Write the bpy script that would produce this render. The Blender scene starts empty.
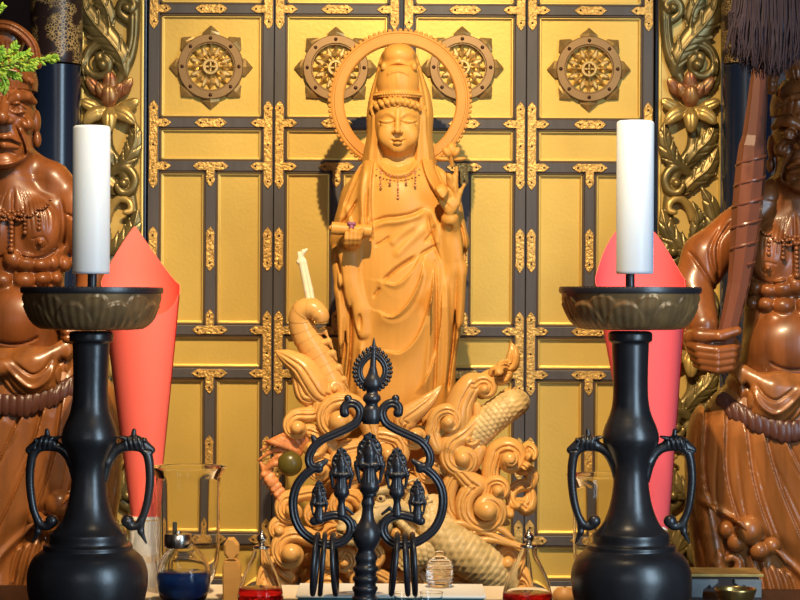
import bpy, bmesh, math, random
import numpy as np
import openvdb
from mathutils import Vector, Matrix

random.seed(7)
C = bpy.context.scene.collection
PI = math.pi
FPX = 2280.0            # focal length in pixels of an 800-wide frame
ZC = 1.4226             # camera height
ROLL = math.radians(0.3)

def P(px, py, Y):
    """point that the photograph shows at px, py and that stands Y metres away"""
    dx, dz = px - 400.0, 300.0 - py
    c, s = math.cos(ROLL), math.sin(ROLL)
    x = dx * c - dz * s
    z = dx * s + dz * c
    return Vector((x / FPX * Y, Y, ZC + z / FPX * Y))

def S(Y):
    return Y / FPX

# ------------------------------------------------------------------ materials
MATS = {}
def mat(name, col, rough=0.5, metal=0.0, var=0.0, vscale=8.0, stretch=(1, 1, 1), bump=0.0, bscale=60.0,
        coat=0.0, trans=0.0, ior=1.45, col2=None, spec=0.5, sss=0.0, bstretch=None, emit=0.0):
    m = bpy.data.materials.new(name)
    m.use_nodes = True
    nt = m.node_tree
    b = nt.nodes['Principled BSDF']
    b.inputs['Base Color'].default_value = (*col, 1)
    b.inputs['Roughness'].default_value = rough
    b.inputs['Metallic'].default_value = metal
    b.inputs['IOR'].default_value = ior
    b.inputs['Specular IOR Level'].default_value = spec
    b.inputs['Coat Weight'].default_value = coat
    b.inputs['Coat Roughness'].default_value = 0.15
    b.inputs['Transmission Weight'].default_value = trans
    if sss:
        b.inputs['Subsurface Weight'].default_value = sss
        b.inputs['Subsurface Radius'].default_value = (0.01, 0.006, 0.004)
    tc = nt.nodes.new('ShaderNodeTexCoord')
    if var > 0:
        mp = nt.nodes.new('ShaderNodeMapping'); mp.inputs['Scale'].default_value = stretch
        nt.links.new(tc.outputs['Object'], mp.inputs['Vector'])
        n = nt.nodes.new('ShaderNodeTexNoise'); n.inputs['Scale'].default_value = vscale
        n.inputs['Detail'].default_value = 5
        nt.links.new(mp.outputs['Vector'], n.inputs['Vector'])
        r = nt.nodes.new('ShaderNodeValToRGB')
        c2 = col2 if col2 else tuple(max(0, c * (1 - var)) for c in col)
        r.color_ramp.elements[0].position = 0.3; r.color_ramp.elements[1].position = 0.7
        r.color_ramp.elements[0].color = (*c2, 1); r.color_ramp.elements[1].color = (*col, 1)
        nt.links.new(n.outputs['Fac'], r.inputs['Fac'])
        nt.links.new(r.outputs['Color'], b.inputs['Base Color'])
    if bump > 0:
        mp2 = nt.nodes.new('ShaderNodeMapping'); mp2.inputs['Scale'].default_value = bstretch or stretch
        nt.links.new(tc.outputs['Object'], mp2.inputs['Vector'])
        n2 = nt.nodes.new('ShaderNodeTexNoise'); n2.inputs['Scale'].default_value = bscale
        n2.inputs['Detail'].default_value = 4
        nt.links.new(mp2.outputs['Vector'], n2.inputs['Vector'])
        bp = nt.nodes.new('ShaderNodeBump'); bp.inputs['Strength'].default_value = bump
        bp.inputs['Distance'].default_value = 0.002
        nt.links.new(n2.outputs['Fac'], bp.inputs['Height'])
        nt.links.new(bp.outputs['Normal'], b.inputs['Normal'])
    MATS[name] = m
    return m

mat('lacquer_grey', (0.085, 0.075, 0.075), 0.42, var=0.25, vscale=14, stretch=(6, 6, .6))
mat('lacquer_edge', (0.10, 0.055, 0.02), 0.35)
mat('gold_leaf', (0.72, 0.48, 0.105), 0.42, metal=0.35, var=0.16, vscale=7, bump=0.12, bscale=160)
mat('gold_mould', (0.86, 0.60, 0.16), 0.32, metal=0.6)
mat('brass_fit', (0.78, 0.46, 0.125), 0.38, metal=0.55, var=0.5, vscale=170, bump=1.0, bscale=230)
mat('nail', (0.07, 0.025, 0.01), 0.35, metal=0.4)
mat('bronze_wheel', (0.33, 0.20, 0.085), 0.36, metal=0.55, var=0.2, vscale=20)
mat('bronze_bright', (0.85, 0.60, 0.24), 0.30, metal=0.6, var=0.35, vscale=60)
mat('kannon_wood', (0.70, 0.335, 0.066), 0.42, var=0.10, vscale=16, stretch=(5, 5, .5), bump=0.08, bscale=40, spec=0.35)
mat('halo_wood', (0.68, 0.305, 0.06), 0.42, var=0.12, vscale=20, spec=0.35)
mat('bronze_mid', (0.56, 0.36, 0.13), 0.34, metal=0.55, var=0.3, vscale=60)
mat('wave_wood', (0.74, 0.385, 0.105), 0.27, var=0.14, vscale=26, stretch=(1, 1, 2), bump=0.08, bscale=60)
mat('dragon_wood', (0.78, 0.56, 0.26), 0.42, var=0.35, vscale=40, col2=(0.48, 0.34, 0.13))
mat('mane_wood', (0.72, 0.26, 0.08), 0.42, var=0.3, vscale=40)
mat('pale_wood', (0.86, 0.72, 0.48), 0.45, var=0.12, vscale=30)
mat('nio_wood', (0.27, 0.082, 0.020), 0.36, var=0.55, vscale=9, stretch=(4, 4, .6), coat=0.22, bump=0.08, bscale=30)
mat('nio_cloth', (0.34, 0.118, 0.028), 0.36, var=0.5, vscale=9, stretch=(5, 5, .5), coat=0.25, bump=0.08, bscale=30)
mat('nio_band_shade', (0.10, 0.035, 0.022), 0.35, var=0.3, vscale=12)
mat('club_wood', (0.17, 0.058, 0.034), 0.32, var=0.3, vscale=10, stretch=(5, 5, .6), coat=0.2)
mat('iron', (0.030, 0.027, 0.029), 0.33, metal=0.0, spec=0.95, var=0.4, vscale=30, bump=0.10, bscale=120)
mat('iron_black', (0.030, 0.028, 0.034), 0.34, metal=0.0, spec=0.9, var=0.3, vscale=30, bump=0.12, bscale=90)
mat('iron_brown', (0.40, 0.22, 0.085), 0.36, metal=0.30, var=0.4, vscale=40, col2=(0.22, 0.125, 0.055))
mat('candle_wax', (0.66, 0.74, 0.84), 0.40, sss=0.3)
mat('red_paper', (0.95, 0.14, 0.10), 0.7)
mat('pink_paper', (0.95, 0.11, 0.125), 0.7)
mat('white_china', (0.90, 0.87, 0.80), 0.35)
mat('gold_print', (0.75, 0.52, 0.22), 0.4, metal=0.3)
mat('glass', (0.99, 0.99, 0.98), 0.02, trans=1.0, ior=1.22)
mat('blue_oil', (0.010, 0.045, 0.22), 0.05, trans=0.6, ior=1.35)
mat('red_oil', (0.85, 0.02, 0.015), 0.05, trans=0.7, ior=1.35)
mat('steel', (0.55, 0.50, 0.44), 0.25, metal=1.0)
mat('wick', (0.04, 0.035, 0.03), 0.8)
mat('pillar_black', (0.007, 0.015, 0.038), 0.25, coat=0.4)
mat('wall_wood', (0.13, 0.042, 0.022), 0.45, var=0.4, vscale=6, stretch=(4, 4, .4))
mat('dark_wood', (0.05, 0.02, 0.012), 0.4, var=0.4, vscale=8, stretch=(.5, 4, 4))
mat('ceiling_dark', (0.05, 0.03, 0.02), 0.6)
mat('floor_wood', (0.12, 0.06, 0.03), 0.45, var=0.4, vscale=5, stretch=(.4, 4, 4))
mat('cream_cloth', (0.80, 0.68, 0.50), 0.8)
mat('white_cloth', (0.85, 0.82, 0.74), 0.7)
mat('teal_edge', (0.04, 0.16, 0.18), 0.25)
mat('acanthus', (0.27, 0.19, 0.065), 0.34, metal=0.5, var=0.45, vscale=22, col2=(0.11, 0.09, 0.035))
mat('acanthus_gold', (0.62, 0.42, 0.13), 0.36, metal=0.5, var=0.4, vscale=30)
mat('lotus_paint', (0.42, 0.24, 0.09), 0.36, metal=0.4, var=0.5, vscale=55, col2=(0.24, 0.055, 0.025))
mat('relief_gold', (0.66, 0.45, 0.13), 0.45, metal=0.35, var=0.15, vscale=6)
mat('leaf_green', (0.22, 0.50, 0.03), 0.5, var=0.5, vscale=60, col2=(0.55, 0.68, 0.05))
mat('stem_brown', (0.10, 0.07, 0.02), 0.6)
mat('hair_dark', (0.045, 0.032, 0.045), 0.5, var=0.4, vscale=40)
mat('purple_tie', (0.30, 0.10, 0.18), 0.5)
mat('necklace', (0.55, 0.24, 0.10), 0.35)
mat('brass_plain', (0.55, 0.36, 0.12), 0.28, metal=0.9)
mat('grey_carve', (0.22, 0.24, 0.25), 0.5, var=0.3, vscale=30)
mat('peach', (0.78, 0.38, 0.12), 0.45, var=0.2, vscale=20)

def pillar_gold_material():
    m = bpy.data.materials.new('pillar_gold'); m.use_nodes = True
    nt = m.node_tree; b = nt.nodes['Principled BSDF']
    tc = nt.nodes.new('ShaderNodeTexCoord')
    v = nt.nodes.new('ShaderNodeTexVoronoi'); v.feature = 'DISTANCE_TO_EDGE'; v.inputs['Scale'].default_value = 200
    n = nt.nodes.new('ShaderNodeTexNoise'); n.inputs['Scale'].default_value = 26
    nt.links.new(tc.outputs['Object'], v.inputs['Vector']); nt.links.new(tc.outputs['Object'], n.inputs['Vector'])
    r1 = nt.nodes.new('ShaderNodeValToRGB')
    r1.color_ramp.elements[0].position = 0.06; r1.color_ramp.elements[0].color = (1, 1, 1, 1)
    r1.color_ramp.elements[1].position = 0.16; r1.color_ramp.elements[1].color = (0, 0, 0, 1)
    r2 = nt.nodes.new('ShaderNodeValToRGB')
    r2.color_ramp.elements[0].position = 0.44; r2.color_ramp.elements[1].position = 0.52
    nt.links.new(v.outputs['Distance'], r1.inputs['Fac']); nt.links.new(n.outputs['Fac'], r2.inputs['Fac'])
    mu = nt.nodes.new('ShaderNodeMath'); mu.operation = 'MULTIPLY'
    nt.links.new(r1.outputs['Color'], mu.inputs[0]); nt.links.new(r2.outputs['Color'], mu.inputs[1])
    mx = nt.nodes.new('ShaderNodeMix'); mx.data_type = 'RGBA'
    mx.inputs[6].default_value = (0.03, 0.016, 0.014, 1); mx.inputs[7].default_value = (0.50, 0.33, 0.12, 1)
    nt.links.new(mu.outputs[0], mx.inputs[0]); nt.links.new(mx.outputs[2], b.inputs['Base Color'])
    b.inputs['Roughness'].default_value = 0.35
    MATS['pillar_gold'] = m
pillar_gold_material()

# ------------------------------------------------------------------ objects
def tag(o, label=None, cat=None, group=None, kind=None):
    if label: o['label'] = label
    if cat: o['category'] = cat
    if group: o['group'] = group
    if kind: o['kind'] = kind
    return o

def empty(name, loc, label=None, cat=None, group=None, kind=None):
    o = bpy.data.objects.new(name, None); C.objects.link(o)
    o.empty_display_size = 0.02
    o.location = loc
    return tag(o, label, cat, group, kind)

def origin(o):
    """world origin of a part chain (parts never carry rotation here)"""
    v = Vector((0, 0, 0))
    while o is not None:
        v = v + Vector(o.location); o = o.parent
    return v

def kids(o):
    return [x for x in bpy.data.objects if x.parent is o]

def copy_tree(o, parent=None):
    todo = kids(o)
    c = o.copy(); C.objects.link(c); c.parent = parent
    for ch in todo:
        copy_tree(ch, c)
    return c

def link_mesh(name, verts, faces, m, parent=None, loc=None, smooth=True, angle=40):
    """verts in world space; loc = where the object's own origin goes"""
    o0 = origin(parent) if parent is not None else Vector((0, 0, 0))
    base = Vector(loc) if loc is not None else o0
    me = bpy.data.meshes.new(name)
    V = np.asarray(verts, dtype=np.float64).reshape(-1, 3) - np.array(base)
    if isinstance(faces, np.ndarray):
        n = len(faces); k = faces.shape[1]
        me.vertices.add(len(V)); me.vertices.foreach_set('co', V.astype(np.float32).ravel())
        me.loops.add(n * k); me.loops.foreach_set('vertex_index', faces.astype(np.int32).ravel())
        me.polygons.add(n)
        me.polygons.foreach_set('loop_start', np.arange(0, n * k, k, dtype=np.int32))
        me.polygons.foreach_set('loop_total', np.full(n, k, dtype=np.int32))
        me.update(calc_edges=True)
        me.validate()
    else:
        me.from_pydata([tuple(v) for v in V], [], faces)
    me.materials.append(MATS[m] if isinstance(m, str) else m)
    if smooth:
        me.polygons.foreach_set('use_smooth', [True] * len(me.polygons))
        if angle < 180:
            try: me.set_sharp_from_angle(angle=math.radians(angle))
            except Exception: pass
    me.update()
    o = bpy.data.objects.new(name, me); C.objects.link(o)
    if parent is not None:
        o.parent = parent
    o.location = base - o0
    return o

class MB:
    """collects shapes in world space and links them as one mesh"""
    def __init__(s): s.v = []; s.f = []
    def add(s, vs, fs):
        b = len(s.v); s.v += [tuple(v) for v in vs]; s.f += [tuple(b + i for i in f) for f in fs]
        return s
    def box(s, x0, x1, y0, y1, z0, z1, bev=0.0):
        if bev <= 0:
            vs = [(x, y, z) for z in (z0, z1) for y in (y0, y1) for x in (x0, x1)]
            return s.add(vs, [(0, 2, 3, 1), (4, 5, 7, 6), (0, 1, 5, 4), (2, 6, 7, 3), (0, 4, 6, 2), (1, 3, 7, 5)])
        bm = bmesh.new(); bmesh.ops.create_cube(bm, size=1)
        for v in bm.verts:
            v.co = Vector(((x0 + x1) / 2 + v.co.x * (x1 - x0), (y0 + y1) / 2 + v.co.y * (y1 - y0), (z0 + z1) / 2 + v.co.z * (z1 - z0)))
        bmesh.ops.bevel(bm, geom=bm.edges[:], offset=bev, segments=2, affect='EDGES', profile=0.5)
        return s.bm(bm)
    def bm(s, bm):
        bm.verts.index_update()
        s.add([v.co[:] for v in bm.verts], [[v.index for v in f.verts] for f in bm.faces]); bm.free(); return s
    def tube(s, pts, radii, n=12, caps=True, squash=None):
        pts = [Vector(p) for p in pts]; m = len(pts)
        if not hasattr(radii, '__len__'): radii = [radii] * m
        up = None; vs = []; fs = []
        for i, p in enumerate(pts):
            t = (pts[min(i + 1, m - 1)] - pts[max(i - 1, 0)]).normalized()
            if up is None:
                up = Vector((0, -1, 0)) if abs(t.y) < .9 else Vector((0, 0, 1))
            u = (up - t * up.dot(t)).normalized(); w = t.cross(u); up = u
            for k in range(n):
                a = 2 * PI * k / n
                q = squash if squash else 1.0
                vs.append(p + u * math.cos(a) * radii[i] * q + w * math.sin(a) * radii[i])
        for i in range(m - 1):
            for k in range(n):
                k2 = (k + 1) % n
                fs.append((i * n + k, i * n + k2, (i + 1) * n + k2, (i + 1) * n + k))
        if caps:
            fs.append(tuple(reversed(range(n)))); fs.append(tuple(range((m - 1) * n, m * n)))
        return s.add(vs, fs)
    def lathe(s, prof, c, n=64, axis=None, fn=None, close=True):
        """prof: [(r, z)] bottom to top or any order; c: world base; fn(a, i, r, z) may change r, z"""
        vs = []; fs = []; c = Vector(c); m = len(prof)
        for i, (r, z) in enumerate(prof):
            for k in range(n):
                a = 2 * PI * k / n
                rr, zz = fn(a, i, r, z) if fn else (r, z)
                vs.append(c + Vector((rr * math.cos(a), rr * math.sin(a), zz)))
        for i in range(m - 1):
            for k in range(n):
                k2 = (k + 1) % n
                fs.append((i * n + k, i * n + k2, (i + 1) * n + k2, (i + 1) * n + k))
        if close:
            fs.append(tuple(reversed(range(n)))); fs.append(tuple(range((m - 1) * n, m * n)))
        return s.add(vs, fs)
    def sphere(s, c, r, n=16, sc=(1, 1, 1)):
        c = Vector(c); prof = [(max(1e-5, math.sin(PI * i / n) * r), -math.cos(PI * i / n) * r) for i in range(n + 1)]
        b = len(s.v); s.lathe(prof, (0, 0, 0), n * 2, close=False)
        for i in range(b, len(s.v)):
            v = s.v[i]; s.v[i] = (c.x + v[0] * sc[0], c.y + v[1] * sc[1], c.z + v[2] * sc[2])
        return s
    def prism(s, poly, y0, y1, bev=0.0):
        """poly: [(x, z)] in world; from y1 (back) to y0 (front), front edge chamfered by bev"""
        n = len(poly)
        ar = sum(poly[i][0] * poly[(i + 1) % n][1] - poly[(i + 1) % n][0] * poly[i][1] for i in range(n))
        if ar < 0: poly = poly[::-1]
        rings = [[(x, y1, z) for x, z in poly]]
        if bev > 0:
            rings.append([(x, y0 + bev, z) for x, z in poly])
            ins = []
            for i in range(n):
                a, b, c = Vector(poly[i - 1]), Vector(poly[i]), Vector(poly[(i + 1) % n])
                d1 = (b - a).normalized(); d2 = (c - b).normalized()
                n1 = Vector((-d1.y, d1.x)); n2 = Vector((-d2.y, d2.x))
                h = n1 + n2
                h = n1 if h.length < 1e-6 else h.normalized() / max(.4, h.normalized().dot(n1))
                q = b + h * bev; ins.append((q.x, y0, q.y))
            rings.append(ins)
        else:
            rings.append([(x, y0, z) for x, z in poly])
        vs = [v for r in rings for v in r]; fs = []
        for j in range(len(rings) - 1):
            for i in range(n):
                i2 = (i + 1) % n
                fs.append((j * n + i, j * n + i2, (j + 1) * n + i2, (j + 1) * n + i))
        fs.append(tuple(reversed(range(n)))); fs.append(tuple((len(rings) - 1) * n + i for i in range(n)))
        return s.add(vs, fs)
    def build(s, name, m, parent=None, loc=None, smooth=True, angle=40):
        return link_mesh(name, s.v, s.f, m, parent, loc, smooth, angle)

def bez(pts, n=8):
    """Catmull-Rom through points of any dimension"""
    pts = [np.array(p, float) for p in pts]
    q = [2 * pts[0] - pts[1]] + pts + [2 * pts[-1] - pts[-2]]
    out = []
    for i in range(1, len(q) - 2):
        a, b, c, d = q[i - 1:i + 3]
        for k in range(n):
            t = k / n
            out.append(.5 * (2 * b + (c - a) * t + (2 * a - 5 * b + 4 * c - d) * t * t + (3 * b - a - 3 * c + d) * t ** 3))
    out.append(pts[-1]); return out

# ------------------------------------------------------------------ sculpting in a distance field
class Sculpt:
    """Units: photograph pixels at distance Y: x = px - 400, y = depth, z = 300 - py."""
    def __init__(s, lo, hi, h, Y):
        s.lo = np.array(lo, float); s.h = h; s.Y = Y
        n = np.ceil((np.array(hi, float) - s.lo) / h).astype(int) + 1
        s.n = n
        s.ax = [(s.lo[i] + h * np.arange(n[i])).astype(np.float32) for i in range(3)]
        s.d = np.full(tuple(n), 9.0, np.float32)
    def sl(s, lo, hi):
        a = np.clip(np.floor((np.array(lo) - s.lo) / s.h).astype(int), 0, s.n)
        b = np.clip(np.ceil((np.array(hi) - s.lo) / s.h).astype(int) + 1, 0, s.n)
        if np.any(b <= a): return None
        sl = tuple(slice(a[i], b[i]) for i in range(3))
        X = s.ax[0][sl[0]][:, None, None]; Y = s.ax[1][sl[1]][None, :, None]; Z = s.ax[2][sl[2]][None, None, :]
        return sl, X, Y, Z
    def comb(s, sl, dn, k, op):
        a = s.d[sl]
        if op == 'sub':
            dn = -dn
            if k > 0:
                h = np.maximum(k - np.abs(a - dn), 0) / k
                s.d[sl] = np.maximum(a, dn) + h * h * k * .25
            else: s.d[sl] = np.maximum(a, dn)
        else:
            if k > 0:
                h = np.maximum(k - np.abs(a - dn), 0) / k
                s.d[sl] = np.minimum(a, dn) - h * h * k * .25
            else: s.d[sl] = np.minimum(a, dn)
    def ell(s, c, r, k=2.0, op='add', rot=None):
        r = np.array(r, float); R = max(r) if rot is not None else None
        m = k + 3 * s.h
        ext = np.array([R] * 3) if R else r
        g = s.sl(np.array(c) - ext - m, np.array(c) + ext + m)
        if g is None: return s
        sl, X, Y, Z = g
        x, y, z = X - c[0], Y - c[1], Z - c[2]
        if rot is not None:            # rotation in the xz plane, radians, counter-clockwise
            ca, sa = math.cos(rot), math.sin(rot)
            x, z = x * ca + z * sa, -x * sa + z * ca
        k0 = np.sqrt((x / r[0]) ** 2 + (y / r[1]) ** 2 + (z / r[2]) ** 2)
        k1 = np.sqrt((x / r[0] ** 2) ** 2 + (y / r[1] ** 2) ** 2 + (z / r[2] ** 2) ** 2)
        d = k0 * (k0 - 1) / np.maximum(k1, 1e-6)
        s.comb(sl, d.astype(np.float32), k, op); return s
    def ball(s, c, r, k=1.0, op='add'):
        return s.ell(c, (r, r, r), k, op)
    def chain(s, pts, rad, k=2.0, op='add', sy=1.0):
        """round cones along pts; sy > 1 widens the section in depth"""
        pts = [np.array(p, float) for p in pts]
        if not hasattr(rad, '__len__'): rad = [rad] * len(pts)
        for i in range(len(pts) - 1):
            a, b, ra, rb = pts[i], pts[i + 1], rad[i], rad[i + 1]
            m = k + 3 * s.h; R = max(ra, rb)
            e = np.array([R + m, R * sy + m, R + m])
            g = s.sl(np.minimum(a, b) - e, np.maximum(a, b) + e)
            if g is None: continue
            sl, X, Y, Z = g
            ba = (b - a) * np.array([1, 1 / sy, 1]); L2 = float(ba @ ba) + 1e-9
            x, y, z = X - a[0], (Y - a[1]) / sy, Z - a[2]
            t = np.clip((x * ba[0] + y * ba[1] + z * ba[2]) / L2, 0, 1)
            d = np.sqrt((x - t * ba[0]) ** 2 + (y - t * ba[1]) ** 2 + (z - t * ba[2]) ** 2) - (ra + (rb - ra) * t)
            s.comb(sl, d.astype(np.float32), k if i == 0 or op == 'sub' else max(k, .5), op)
        return s
    def loft(s, secs, k=2.0, op='add', p=2.0):
        """secs: [(z, cx, cy, rx, ry)] rising z; superellipse of power p"""
        secs = sorted(secs); z0, z1 = secs[0][0], secs[-1][0]
        A = np.array(secs, float); m = k + 3 * s.h
        g = s.sl((min(A[:, 1] - A[:, 3]) - m, min(A[:, 2] - A[:, 4]) - m, z0 - m), (max(A[:, 1] + A[:, 3]) + m, max(A[:, 2] + A[:, 4]) + m, z1 + m))
        if g is None: return s
        sl, X, Y, Z = g
        zz = Z.ravel()
        # smooth interpolation of the sections
        cur = np.array(bez([tuple(r) for r in A], 10))
        I = [np.interp(zz, cur[:, 0], cur[:, j])[None, None, :] for j in range(1, 5)]
        cx, cy, rx, ry = I
        q = (np.abs((X - cx) / rx) ** p + np.abs((Y - cy) / ry) ** p) ** (1 / p)
        gr = np.sqrt(((X - cx) / rx ** 2) ** 2 + ((Y - cy) / ry ** 2) ** 2)
        d = q * (q - 1) / np.maximum(gr, 1e-4) if p == 2 else (q - 1) * np.minimum(rx, ry)
        d = np.maximum(d, np.maximum(z0 - Z, Z - z1))
        s.comb(sl, d.astype(np.float32), k, op); return s
    def box(s, c, r, k=1.0, op='add', rnd=1.0):
        m = k + 3 * s.h; r = np.array(r, float)
        g = s.sl(np.array(c) - r - m, np.array(c) + r + m)
        if g is None: return s
        sl, X, Y, Z = g
        qx, qy, qz = np.abs(X - c[0]) - r[0] + rnd, np.abs(Y - c[1]) - r[1] + rnd, np.abs(Z - c[2]) - r[2] + rnd
        d = np.sqrt(np.maximum(qx, 0) ** 2 + np.maximum(qy, 0) ** 2 + np.maximum(qz, 0) ** 2) + np.minimum(np.maximum(qx, np.maximum(qy, qz)), 0) - rnd
        s.comb(sl, d.astype(np.float32), k, op); return s
    def _dist2(s, pl, w, side):
        pl = [np.array(p, float) for p in pl]
        A = np.array(pl); m = 3 * w + 2
        g = s.sl((A[:, 0].min() - m, s.lo[1], A[:, 1].min() - m), (A[:, 0].max() + m, s.lo[1] + s.h * s.n[1], A[:, 1].max() + m))
        if g is None: return None
        sl, X, Y, Z = g
        x, z = X[:, 0, 0][:, None], Z[0, 0, :][None, :]
        best = np.full((x.shape[0], z.shape[1]), 1e9, np.float32); sgn = np.ones_like(best); tp = np.zeros_like(best)
        for i in range(len(pl) - 1):
            a, b = pl[i], pl[i + 1]; ba = b - a; L2 = ba @ ba + 1e-9
            t = np.clip(((x - a[0]) * ba[0] + (z - a[1]) * ba[1]) / L2, 0, 1)
            dx, dz = x - a[0] - t * ba[0], z - a[1] - t * ba[1]
            dd = np.sqrt(dx * dx + dz * dz); mk = dd < best
            best = np.where(mk, dd, best); sgn = np.where(mk, np.sign(ba[0] * dz - ba[1] * dx), sgn)
            tp = np.where(mk, (i + t) / (len(pl) - 1), tp)
        return sl, Y, best, sgn, tp
    def relief(s, px, w, h, kind='ridge', ymax=0.0, n=6, taper=True, ymin=-1e9):
        """px: stroke as photograph pixels; raises (h > 0) or cuts (h < 0) the front (y < ymax) along it.
        kind lip: raised on the left of the stroke's direction, falling off over w, a step on the other side."""
        pl = [(x - 400, 300 - y) for x, y in px]
        if len(pl) > 2: pl = bez(pl, n)
        r = s._dist2(pl, w, kind)
        if r is None: return s
        sl, Y, dist, sgn, tp = r
        tw = np.clip(np.minimum(tp, 1 - tp) * 6 + .15, 0, 1) if taper else 1.0
        if kind == 'lip':
            f = np.where(sgn > 0, np.exp(-(dist / w) ** 1.2), np.exp(-(dist / 0.9) ** 2) )
            f = np.where(sgn > 0, f, f) * h
        else:
            f = np.exp(-(dist / w) ** 2) * h
        f = (f * tw)[:, None, :]
        wy = np.clip((ymax - Y) / 4.0, 0, 1) * (Y > ymin)
        s.d[sl] -= (f * wy).astype(np.float32); return s
    def cuthalf(s, axis, val, keep_less=True):
        sh = [1, 1, 1]; sh[axis] = -1
        a = s.ax[axis].reshape(sh)
        s.d = np.maximum(s.d, (a - val) if keep_less else (val - a)).astype(np.float32); return s
    def mesh(s):
        d = np.clip(s.d, -3 * s.h, 3 * s.h)
        for a in range(3):     # close the grid's borders
            i0 = [slice(None)] * 3; i0[a] = 0; i1 = [slice(None)] * 3; i1[a] = -1
            d[tuple(i0)] = np.maximum(d[tuple(i0)], .3 * s.h); d[tuple(i1)] = np.maximum(d[tuple(i1)], .3 * s.h)
        g = openvdb.FloatGrid(3 * s.h); g.copyFromArray(np.ascontiguousarray(d.astype(np.float32)), tolerance=0.0)
        r = g.convertToQuads(0.0)
        pts, quads = r[0], r[1]
        q = s.lo[None, :] + pts * s.h
        return q, quads[:, ::-1]
    def world(s, q):
        sc = S(s.Y); c, sn = math.cos(ROLL), math.sin(ROLL)
        x = q[:, 0] * c - q[:, 2] * sn; z = q[:, 0] * sn + q[:, 2] * c
        return np.stack([x * sc, s.Y + q[:, 1] * sc, ZC + z * sc], 1)
    def build(s, name, m, parent=None, loc=None, angle=180):
        q, f = s.mesh()
        return link_mesh(name, s.world(q), np.asarray(f), m, parent, loc, True, angle)

def L(px, py, y=0.0):
    """sculpt coordinates of a photograph pixel"""
    return (px - 400.0, y, 300.0 - py)
# ================================================================== camera and light
cam = bpy.data.cameras.new('camera'); co = bpy.data.objects.new('camera', cam); C.objects.link(co)
cam.sensor_width = 36.0; cam.lens = FPX * 36.0 / 800.0; cam.clip_start = 0.05
co.matrix_world = Matrix.Translation((0, 0, ZC)) @ Matrix.Rotation(PI / 2, 4, 'X') @ Matrix.Rotation(ROLL, 4, 'Z')
sc = bpy.context.scene; sc.camera = co
sc.view_settings.view_transform = 'Standard'; sc.view_settings.look = 'None'
sc.view_settings.gamma = 1.0; sc.view_settings.exposure = 0.0; sc.view_settings.use_curve_mapping = False
w = bpy.data.worlds.new('world'); sc.world = w; w.use_nodes = True
w.node_tree.nodes['Background'].inputs['Color'].default_value = (0.80, 0.85, 1.0, 1)
w.node_tree.nodes['Background'].inputs['Strength'].default_value = 0.05

def aim(o, t):
    d = Vector(t) - o.location
    o.rotation_euler = d.to_track_quat('-Z', 'Y').to_euler()

def spot(name, loc, tgt, watts, col, size, blend=0.5, radius=0.02):
    l = bpy.data.lights.new(name, 'SPOT'); l.energy = watts; l.color = col
    l.spot_size = math.radians(size); l.spot_blend = blend; l.shadow_soft_size = radius
    o = bpy.data.objects.new(name, l); C.objects.link(o); o.location = loc; aim(o, tgt); return o

def area(name, loc, tgt, watts, col, sx, sy):
    l = bpy.data.lights.new(name, 'AREA'); l.energy = watts; l.color = col
    l.shape = 'RECTANGLE'; l.size = sx; l.size_y = sy
    o = bpy.data.objects.new(name, l); C.objects.link(o); o.location = loc; aim(o, tgt); return o

spot('altar_spot', (0.04, 2.38, ZC + 1.18), (0, 3.80, ZC - 0.12), 185, (1.0, 0.75, 0.44), 62, 0.8, 0.014)
spot('side_spot_left', (-0.22, 2.35, ZC + 1.25), (-0.62, 3.6, ZC - 0.15), 75, (1.0, 0.78, 0.50), 36, 0.6, 0.02)
spot('side_spot_right', (0.22, 2.40, ZC + 1.25), (0.64, 3.6, ZC - 0.2), 62, (1.0, 0.76, 0.46), 36, 0.6, 0.02)
spot('cup_fill_spot', (0.0, 1.7, ZC + 0.12), (-0.35, 3.3, ZC - 0.36), 20, (1.0, 0.86, 0.66), 11, 0.8, 0.02)  # added unseen fill that brightens the white cup at the left
area('window_light', (1.5, 1.2, ZC + 0.35), (0, 3.1, ZC - 0.1), 42, (0.58, 0.80, 1.0), 0.7, 1.6)
area('front_daylight', (-0.4, -1.2, ZC + 0.7), (0, 3.2, ZC), 8, (0.86, 0.92, 1.0), 1.8, 1.2)

# ================================================================== room
ZT = ZC - 0.4226          # altar table top
ZP = ZC - 0.526           # inner platform
def struct(name, mb, m, smooth=False):
    o = mb.build(name, m, None, None, smooth); o['kind'] = 'structure'; return o
struct('floor', MB().box(-2.6, 2.6, -2.2, 4.7, -0.05, 0.0), 'floor_wood')
struct('wall_back', MB().box(-2.6, 2.6, 4.55, 4.65, 0, 2.9), 'wall_wood')
struct('wall_left', MB().box(-2.7, -2.6, -2.2, 4.65, 0, 2.9), 'wall_wood')
struct('wall_right', MB().box(2.6, 2.7, -2.2, 4.65, 0, 2.9), 'wall_wood')
struct('ceiling', MB().box(-2.7, 2.7, 3.0, 4.65, 2.9, 3.0), 'ceiling_dark')

YD = 4.0                  # face of the folding doors
k = S(YD)
dais = empty('altar_dais', (0, 3.95, 0), 'dark lacquered stepped dais carrying statues and doors behind the table', 'platform')
MB().box(-1.5, 1.5, 3.385, 4.5, 0.0, ZP - 0.03, 0.01).build('base', 'dark_wood', dais)
MB().box(-1.52, 1.52, 3.37, 4.5, ZP - 0.03, ZP, 0.006).build('top_board', 'dark_wood', dais)

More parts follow.
